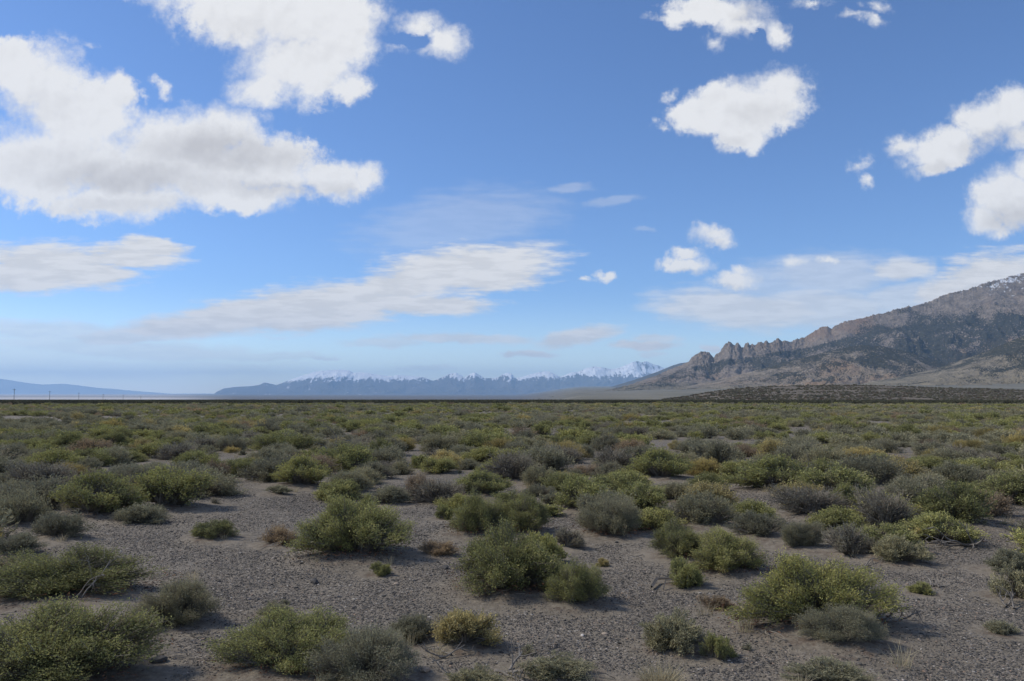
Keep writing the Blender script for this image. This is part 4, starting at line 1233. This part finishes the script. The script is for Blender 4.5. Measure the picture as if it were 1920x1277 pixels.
def build_wisps():
    """thin dry grass and sprouts between the shrubs"""
    g = np.random.default_rng(33)
    pr = []
    for v in range(3):
        V, Q, T = gen_grass(300 + v, .09, .13, 46, .0013, tint=(.55, .2), lean=.5)
        pr.append(np_mesh('wisp', V, Q, [LEAF['grass']], face_attr={'tint': T}))
    for v in range(2):
        (BV, BQ), (LV, LQ, T) = gen_shrub(700 + v, .07, .05, 34, 10, .012, .005, nlobes=3, twig_r=.0012, tuftL=.025, gap=.3, tint=(.4, .2))
        V = np.concatenate([BV, LV]); Q = np.concatenate([BQ, LQ + len(BV)])
        pr.append(np_mesh('sprout', V, Q, [WOOD, LEAF['sage']], mat_index=np.concatenate([np.zeros(len(BQ)), np.ones(len(LQ))]),
                          face_attr={'tint': np.concatenate([np.zeros(len(BQ)), T])}))
    x, y = scatter_points(4, 45, 3.2, .72, g)
    w = np.zeros(len(x))
    for s in SHR:
        q = np.hypot(x - s[1], y - s[2]) / (s[3] + .1)
        w = np.maximum(w, np.exp(-((q - 1.0) / .38) ** 2))
    w = np.where(y < 17, w * .85 + .03, .6) * sstep(-.15, .25, noise(x / 3., y / 3.) + .1)
    k = g.uniform(size=len(x)) < w
    x, y = x[k], y[k]; n = len(x)
    sc = np.clip(np.exp(g.normal(-.2, .3, n)), .4, 1.15) * (1 + .02 * y)
    idx = np.where(g.uniform(size=n) < .72, g.integers(0, 3, n), g.integers(3, 5, n))
    scatter_mesh('dry_grass', x, y, ground_z(x, y) - .003, np.stack([sc, sc, sc * g.uniform(.7, 1.2, n)], 1),
                 np.stack([g.normal(0, .1, n), g.normal(0, .1, n), g.uniform(0, 6.28, n)], 1), idx, pr)
    # fallen twigs
    pr = []
    for v in range(4):
        pts = np.array([[[0, 0, .004], [.03, .004 * v, .01], [.065, -.006, .008], [.1, .008, .004]], [[.05, 0, .01], [.07, .016, .013], [.085, .024, .012], [.1, .034, .008]]])
        V, Q = tubes(pts + g.normal(0, .004, pts.shape) * [1, 1, .2], np.array([[.0022, .002, .0016, .001]] * 2))
        pr.append(np_mesh('twig', V, Q, [DEAD if v % 2 else WOOD]))
    x, y = scatter_points(4, 14, 26, .68, g)
    w = np.zeros(len(x))
    for s in SHR:
        if s[2] < 15 and s[3] > .12: w = np.maximum(w, np.exp(-((np.hypot(x - s[1], y - s[2]) / (s[3] + .08) - 1.0) / .35) ** 2))
    k = g.uniform(size=len(x)) < w * .8 + .03
    x, y = x[k], y[k]; n = len(x); sc = np.exp(g.normal(0, .5, n))
    scatter_mesh('twig_litter', x, y, ground_z(x, y), np.stack([sc, sc, sc], 1), np.stack([np.zeros(n), g.normal(0, .12, n), g.uniform(0, 6.28, n)], 1), g.integers(0, 4, n), pr)


# ------------------------------------------------------------------ air, sky, sun, camera
SUN_AZ, SUN_EL = math.radians(-76), math.radians(44)


def build_haze():
    m, t, out = material('thin_air')
    v = t.n.new('ShaderNodeVolumePrincipled')
    v.inputs['Color'].default_value = (.44, .69, 1.0, 1)
    v.inputs['Density'].default_value = HAZE
    v.inputs['Anisotropy'].default_value = 0.0
    t.l.new(v.outputs[0], out.inputs['Volume'])
    x, y0, y1, z0, z1 = 70000, -20000, 70000, -900, 1900
    V = np.array([[a, b, c] for c in (z0, z1) for b in (y0, y1) for a in (-x, x)], float)
    Q = np.array([[0, 2, 3, 1], [4, 5, 7, 6], [0, 1, 5, 4], [2, 6, 7, 3], [0, 4, 6, 2], [1, 3, 7, 5]])
    link('haze', np_mesh('haze', V, Q, [m]), kind='stuff')


# clouds by their place in the sky: photograph column, row, half width, half height, tilt, opacity
CUMULUS = [
 (520, 20, 235, 105, 0), (420, -30, 210, 80, 0), (560, 120, 150, 95, 0), (490, 165, 85, 48, 10), (655, 50, 85, 115, 0), (650, 165, 55, 45, 0),
 (785, 45, 60, 38, 0), (830, 75, 72, 46, -10), (740, 90, 40, 16, 0),
 (80, 150, 115, 95, 0), (30, 130, 90, 75, 0), (185, 185, 85, 70, 0), (225, 150, 35, 30, 0), (90, 300, 260, 105, 0), (330, 270, 190, 85, 0), (420, 245, 105, 62, 0), (500, 310, 130, 80, 0), (625, 335, 105, 48, -8), (690, 335, 45, 35, 0),
 (240, 375, 190, 48, 3), (60, 345, 170, 45, -8), (120, 70, 40, 11, -25), (170, 84, 28, 9, -20), (305, 172, 20, 28, 30), (590, 268, 22, 16, -30), (480, 365, 130, 38, 0), (300, 315, 330, 95, -3), (150, 220, 150, 90, -10), (1345, 450, 45, 16, 0), (1145, 519, 22, 11, 0), (1388, 520, 50, 17, 0),
 (1350, 20, 130, 40, 0), (1290, 28, 85, 24, 0), (1462, 62, 40, 40, 0), (1338, 82, 24, 26, 0), (1395, 45, 80, 35, 0),
 (1520, 5, 45, 14, 0), (1645, 8, 38, 16, 0), (1600, 36, 38, 12, 0), (1640, 34, 26, 14, 0),
 (1400, 195, 125, 72, 8), (1460, 160, 80, 46, 5), (1390, 250, 68, 42, 0), (1300, 215, 55, 36, 0), (1258, 172, 18, 26, -20), (1255, 236, 32, 14, 10), (1340, 165, 40, 25, 20), (1340, 215, 95, 55, 0), (1410, 200, 130, 70, 8),
 (1880, 215, 120, 62, 22), (1770, 280, 100, 50, 14), (1690, 272, 42, 32, 30), (1745, 320, 60, 24, 5), (1610, 312, 36, 18, 30), (1625, 345, 20, 17, 20), (1920, 260, 60, 40, 0),
 (1895, 370, 95, 72, 0), (1930, 315, 50, 45, 0), (1850, 405, 60, 45, 0),
 (1333, 441, 53, 23, -3), (1288, 492, 66, 24, 0), (1282, 472, 38, 20, 0), (1380, 522, 60, 22, 0), (1388, 503, 30, 16, 0), (1142, 518, 24, 14, 0), (1104, 521, 20, 7, 0), (1490, 490, 46, 15, 0), (1556, 487, 26, 13, -5),
]
SCRAPS = {(650, 165), (1610, 312), (1625, 345), (1338, 82), (120, 70), (170, 84), (305, 172), (590, 268), (1258, 172), (1255, 236), (1600, 36), (1640, 34), (1645, 8), (1520, 5), (740, 90)}
HOLES = [(770, 75, 34, 12), (1420, 68, 12, 8)]
SHADED = [    # grey shade painted under the thick parts
 (420, 285, 190, 48, -5, .95), (240, 330, 220, 42, 0, .8), (520, 355, 120, 22, -5, .7), (100, 300, 120, 40, 0, .35), (60, 200, 110, 40, 0, .25), (640, 355, 60, 18, -10, .6), (220, 385, 150, 20, 3, .5),
 (470, 60, 140, 50, 0, .22), (600, 90, 80, 40, 0, .15), (1400, 25, 50, 22, 0, .5), (1420, 215, 70, 34, 8, .4), (1370, 265, 45, 20, 0, .3), (1860, 270, 90, 34, 18, .45), (1760, 315, 60, 18, 10, .5),
 (1905, 410, 80, 34, 0, .75), (1340, 455, 40, 9, -5, .4), (1300, 508, 60, 9, 0, .45), (1385, 536, 50, 9, 0, .45), (1500, 500, 40, 5, 0, .3),
]
STREAKS = [   # layered cloud: + opacity
 (100, 500, 160, 40, -4, 1.), (50, 520, 130, 28, 0, 1.), (290, 462, 70, 18, -8, 1.), (235, 480, 110, 22, -4, .95), (170, 515, 90, 18, 0, .9),
 (870, 503, 180, 42, 6, 1.), (770, 530, 140, 34, 14, .95), (930, 520, 90, 26, 8, .9), (610, 573, 230, 38, 6, .95), (470, 588, 150, 28, 4, .85), (800, 573, 125, 18, 0, .9), (560, 605, 120, 16, 0, .8), (370, 610, 180, 24, 5, .8), (260, 628, 190, 18, 4, .6),
 (1400, 580, 190, 36, -3, .62), (1540, 580, 190, 38, 0, .55), (1300, 575, 90, 26, -5, .35), (1560, 515, 150, 40, 0, .42), (1480, 530, 130, 40, 0, .32), (1690, 505, 65, 22, 0, .65), (1860, 525, 130, 48, 10, .95), (1780, 545, 90, 30, 12, .75), (1700, 560, 120, 30, 5, .5),
 (1080, 632, 85, 15, 8, .7), (1110, 626, 50, 12, 0, .6), (1205, 649, 68, 8, 0, .75), (1230, 637, 40, 8, 0, .5), (870, 636, 150, 9, -1, .55), (720, 643, 90, 8, 0, .4), (990, 664, 52, 6, 0, .65), (1330, 655, 14, 7, 0, .6), (1220, 664, 30, 5, 0, .4),
 (1068, 352, 44, 10, 5, .20), (1150, 376, 60, 8, 8, .18), (1205, 430, 22, 4, 0, .15), (800, 690, 60, 5, 0, .3), (605, 672, 30, 4, 0, .4),
 (90, 622, 230, 20, -3, .42), (220, 655, 300, 20, -3, .42), (60, 650, 190, 44, 0, .30), (330, 690, 240, 14, 0, .25), (480, 668, 160, 8, 0, .3), (140, 690, 240, 18, -2, .3), (860, 420, 200, 55, 10, .18), (980, 460, 70, 10, 0, .2),
]


def build_world():
    w = bpy.data.worlds.new('World'); scene.world = w; w.use_nodes = True
    t = NT(w.node_tree); t.n.clear()
    out = t.n.new('ShaderNodeOutputWorld'); bg = t.n.new('ShaderNodeBackground')
    t.l.new(bg.outputs[0], out.inputs[0])
    sky = t.n.new('ShaderNodeTexSky'); sky.sky_type = 'NISHITA'; sky.sun_disc = False
    sky.sun_elevation = SUN_EL; sky.sun_rotation = SUN_AZ; sky.altitude = 1500; sky.air_density = 1.0; sky.dust_density = .6; sky.ozone_density = 1.5
    d = t.n.new('ShaderNodeTexCoord').outputs['Generated']
    sp = t.n.new('ShaderNodeSeparateXYZ'); t.l.new(d, sp.inputs[0])
    y = t.math('MAXIMUM', sp.outputs[1], .06)
    cb = t.n.new('ShaderNodeCombineXYZ')
    t.l.new(t.math('DIVIDE', sp.outputs[0], y), cb.inputs[0]); t.l.new(t.math('DIVIDE', sp.outputs[2], y), cb.inputs[1])
    Q = t.vmath('SCALE', cb.outputs[0], s=F / 100)               # units of a hundred pixels; a fixed place in the sky
    front = t.smooth(sp.outputs[1], .3, .55)
    def centre(px, py):
        u, v = pix(px, py); return (u * F / 100, v * F / 100, 0)
    # warped coordinates for the cauliflower edges
    wa = t.vmath('SUBTRACT', t.noise(Q, .85, 3, .55, color=True, dim='2D'), (.5, .5, .5))
    wb = t.vmath('SUBTRACT', t.noise(Q, 3.2, 5, .6, color=True, dim='2D'), (.5, .5, .5))
    W = t.vmath('ADD', Q, t.vmath('ADD', t.vmath('SCALE', wa, s=.42), t.vmath('SCALE', wb, s=.30)))
    W = t.vmath('MULTIPLY', W, (1, 1, 0))
    def after(vec, val):                                          # keeps the node evaluation in order (few values alive at a time)
        n = t.n.new('ShaderNodeVectorMath'); n.operation = 'MULTIPLY_ADD'
        t.l.new(val, n.inputs[0]); n.inputs[1].default_value = (1e-7, 1e-7, 0); t.l.new(vec, n.inputs[2])
        return n.outputs[0]
    D = None
    for i, (px, py, a, b, r) in enumerate(CUMULUS):
        if i and i % 7 == 0: W = after(W, D)
        mp = t.map(W, centre(px, py), (0, 0, math.radians(r)), (a / 100, b / 100, 1), 'TEXTURE')
        ln = t.vmath('LENGTH', mp)
        k = min(1.0, (min(a, b) + 25) / 80)
        if (px, py) in SCRAPS: k *= .55                            # frayed scraps
        elif min(a, b) < 24: k = min(1, k * 1.35)
        f = t.math('MULTIPLY_ADD', ln, -k, k)
        D = f if D is None else t.math('MAXIMUM', D, f)
    W = after(W, D)
    for (px, py, a, b) in HOLES:
        ln = t.vmath('LENGTH', t.map(W, centre(px, py), (0, 0, 0), (a / 100, b / 100, 1), 'TEXTURE'))
        D = t.math('SUBTRACT', D, t.smooth(ln, 1.5, .3, 0, .9))
    nz = t.noise(Q, 2.1, 8, .62, dim='2D'); nf = t.noise(Q, 9, 5, .65, dim='2D')
    nsum = t.math('ADD', t.math('MULTIPLY', t.math('SUBTRACT', nz, .5), .55), t.math('MULTIPLY', t.math('SUBTRACT', nf, .5), .24))
    Dn = t.math('ADD', D, nsum)
    # some places are frayed, others firm
    soft = t.noise(Q, .5, 2, .5, dim='2D')
    al = t.math('DIVIDE', t.math('ADD', Dn, .02), t.lin(soft, .35, .65, .32, .72), clamp=True)
    al = t.math('MULTIPLY', al, t.math('MULTIPLY', al, t.math('MULTIPLY_ADD', al, -2, 3)))
    # cloud shading painted in: hand-placed grey undersides, relief offset towards the sun
    Qs = t.vmath('ADD', Q, (-.10, .16, 0))
    nz2 = t.noise(Qs, 2.1, 8, .62, dim='2D')
    rel = t.math('SUBTRACT', nz, nz2)
    lowf = t.noise(t.map(Q, sc=(1, 1.7, 1)), .8, 4, .55, dim='2D')
    sh = None
    for i, (px, py, a, b, r, o) in enumerate(SHADED):
        if i % 6 == 0: W = after(W, Dn if i == 0 else sh)
        ln = t.vmath('LENGTH', t.map(W, centre(px, py), (0, 0, math.radians(r)), (a / 100, b / 100, 1), 'TEXTURE'))
        f = t.smooth(ln, 1.25, .2, 0, o)
        sh = f if sh is None else t.math('MAXIMUM', sh, f)
    sh = t.math('MULTIPLY', sh, t.lin(lowf, .35, .65, .75, 1.1))
    sh = t.math('SUBTRACT', sh, t.math('MULTIPLY', rel, .6), clamp=True)
    ccol = t.mix(sh, (.88, .88, .885), (.60, .592, .60))
    # streaks
    st = t.vmath('ADD', Q, t.vmath('MULTIPLY', wa, (.5, .16, 0)))
    st = t.vmath('ADD', st, t.vmath('MULTIPLY', wb, (.5, .10, 0)))
    A = None
    sn = t.noise(t.map(Q, rot=(0, 0, math.radians(-5)), sc=(.8, 4.5, 1)), 1.5, 7, .6, dim='2D')
    for i, (px, py, a, b, r, o) in enumerate(STREAKS):
        if i % 6 == 0: st = after(st, A if i else D)
        ln = t.vmath('LENGTH', t.map(st, centre(px, py), (0, 0, math.radians(r)), (a / 100 * 1.2, b / 100 * 1.4, 1), 'TEXTURE'))
        f = t.math('SUBTRACT', 1, ln)
        f = t.math('ADD', f, t.math('MULTIPLY', t.math('SUBTRACT', sn, .5), .9 if o > .8 else .6))
        f = t.smooth(f, -.05, .5 if o > .8 else .6, 0, min(1, o * 1.35))
        A = f if A is None else t.math('MAXIMUM', A, f)
    scol = t.mix(t.smooth(sn, .38, .62), (.72, .725, .74), (.83, .83, .84))
    col = t.mix(1.0, sky.outputs[0], t.mix(t.smooth(sp.outputs[2], .0, .14), (1.2, 1.2, 1.22), SKY_TINT), 'MULTIPLY')
    # elsewhere round the sky: the same broken cloud
    on = t.noise(t.map(d, sc=(2.2, 2.2, 4)), 1, 7, .6)
    oa = t.math('MULTIPLY', t.smooth(on, .50, .62), t.smooth(sp.outputs[2], .0, .12))
    oa = t.math('MULTIPLY', oa, t.math('SUBTRACT', 1, front))
    ocol = t.mix(t.smooth(on, .55, .7), (.80, .81, .83), (.60, .60, .62))
    K = 1 / WORLD
    def up(c): return t.mix(1.0, c, (K, K, K), 'MULTIPLY')
    col = t.mix(oa, col, up(ocol))
    col = t.mix(t.math('MULTIPLY', A, front), col, up(scol))
    col = t.mix(t.math('MULTIPLY', t.math('MULTIPLY', al, .97), front), col, up(ccol))
    t.l.new(col, bg.inputs[0]); bg.inputs[1].default_value = WORLD
    w.cycles.sampling_method = 'MANUAL'; w.cycles.sample_map_resolution = 1024


def build_sun():
    l = bpy.data.lights.new('sun', 'SUN'); l.energy = SUN; l.angle = math.radians(SUN_ANGLE); l.color = (1, .94, .84)
    o = bpy.data.objects.new('sun', l); C.objects.link(o)
    s = Vector((math.sin(SUN_AZ) * math.cos(SUN_EL), math.cos(SUN_AZ) * math.cos(SUN_EL), math.sin(SUN_EL)))
    o.rotation_euler = s.to_track_quat('Z', 'Y').to_euler(); o.location = s * 50


def build_camera():
    c = bpy.data.cameras.new('camera'); c.sensor_width = 36; c.lens = 36 * F / 1920
    c.clip_start = .1; c.clip_end = 300000
    o = bpy.data.objects.new('camera', c); C.objects.link(o)
    o.location = (0, 0, EYE); o.rotation_euler = (math.pi / 2 + PITCH, 0, 0)
    scene.camera = o


WORLD, SUN, SUN_ANGLE, HAZE = .15, 3.4, 5.0, 2.6e-5
SKY_TINT = (.61, .77, 1.0)
import time
_t = time.time()
def tick(s):
    print('%-10s %.1f' % (s, time.time() - _t))
build_camera(); build_world(); build_sun(); build_haze()
build_ground(); tick('ground')
build_mountains(); tick('mountains')
build_hand(); tick('hand')
mid = build_mid(); tick('mid')
build_scrub(mid); tick('scrub')
build_poles(); build_dead(); build_stones(); build_gravel(); build_wisps(); tick('small')
scene.view_settings.view_transform = 'Standard'; scene.view_settings.look = 'None'
scene.view_settings.exposure = 0.0; scene.view_settings.gamma = 1.0; scene.view_settings.use_curve_mapping = False
cy = scene.cycles
cy.use_denoising = True; cy.denoiser = 'OPENIMAGEDENOISE'
cy.max_bounces = 6; cy.diffuse_bounces = 3; cy.transmission_bounces = 4; cy.volume_bounces = 2; cy.transparent_max_bounces = 8
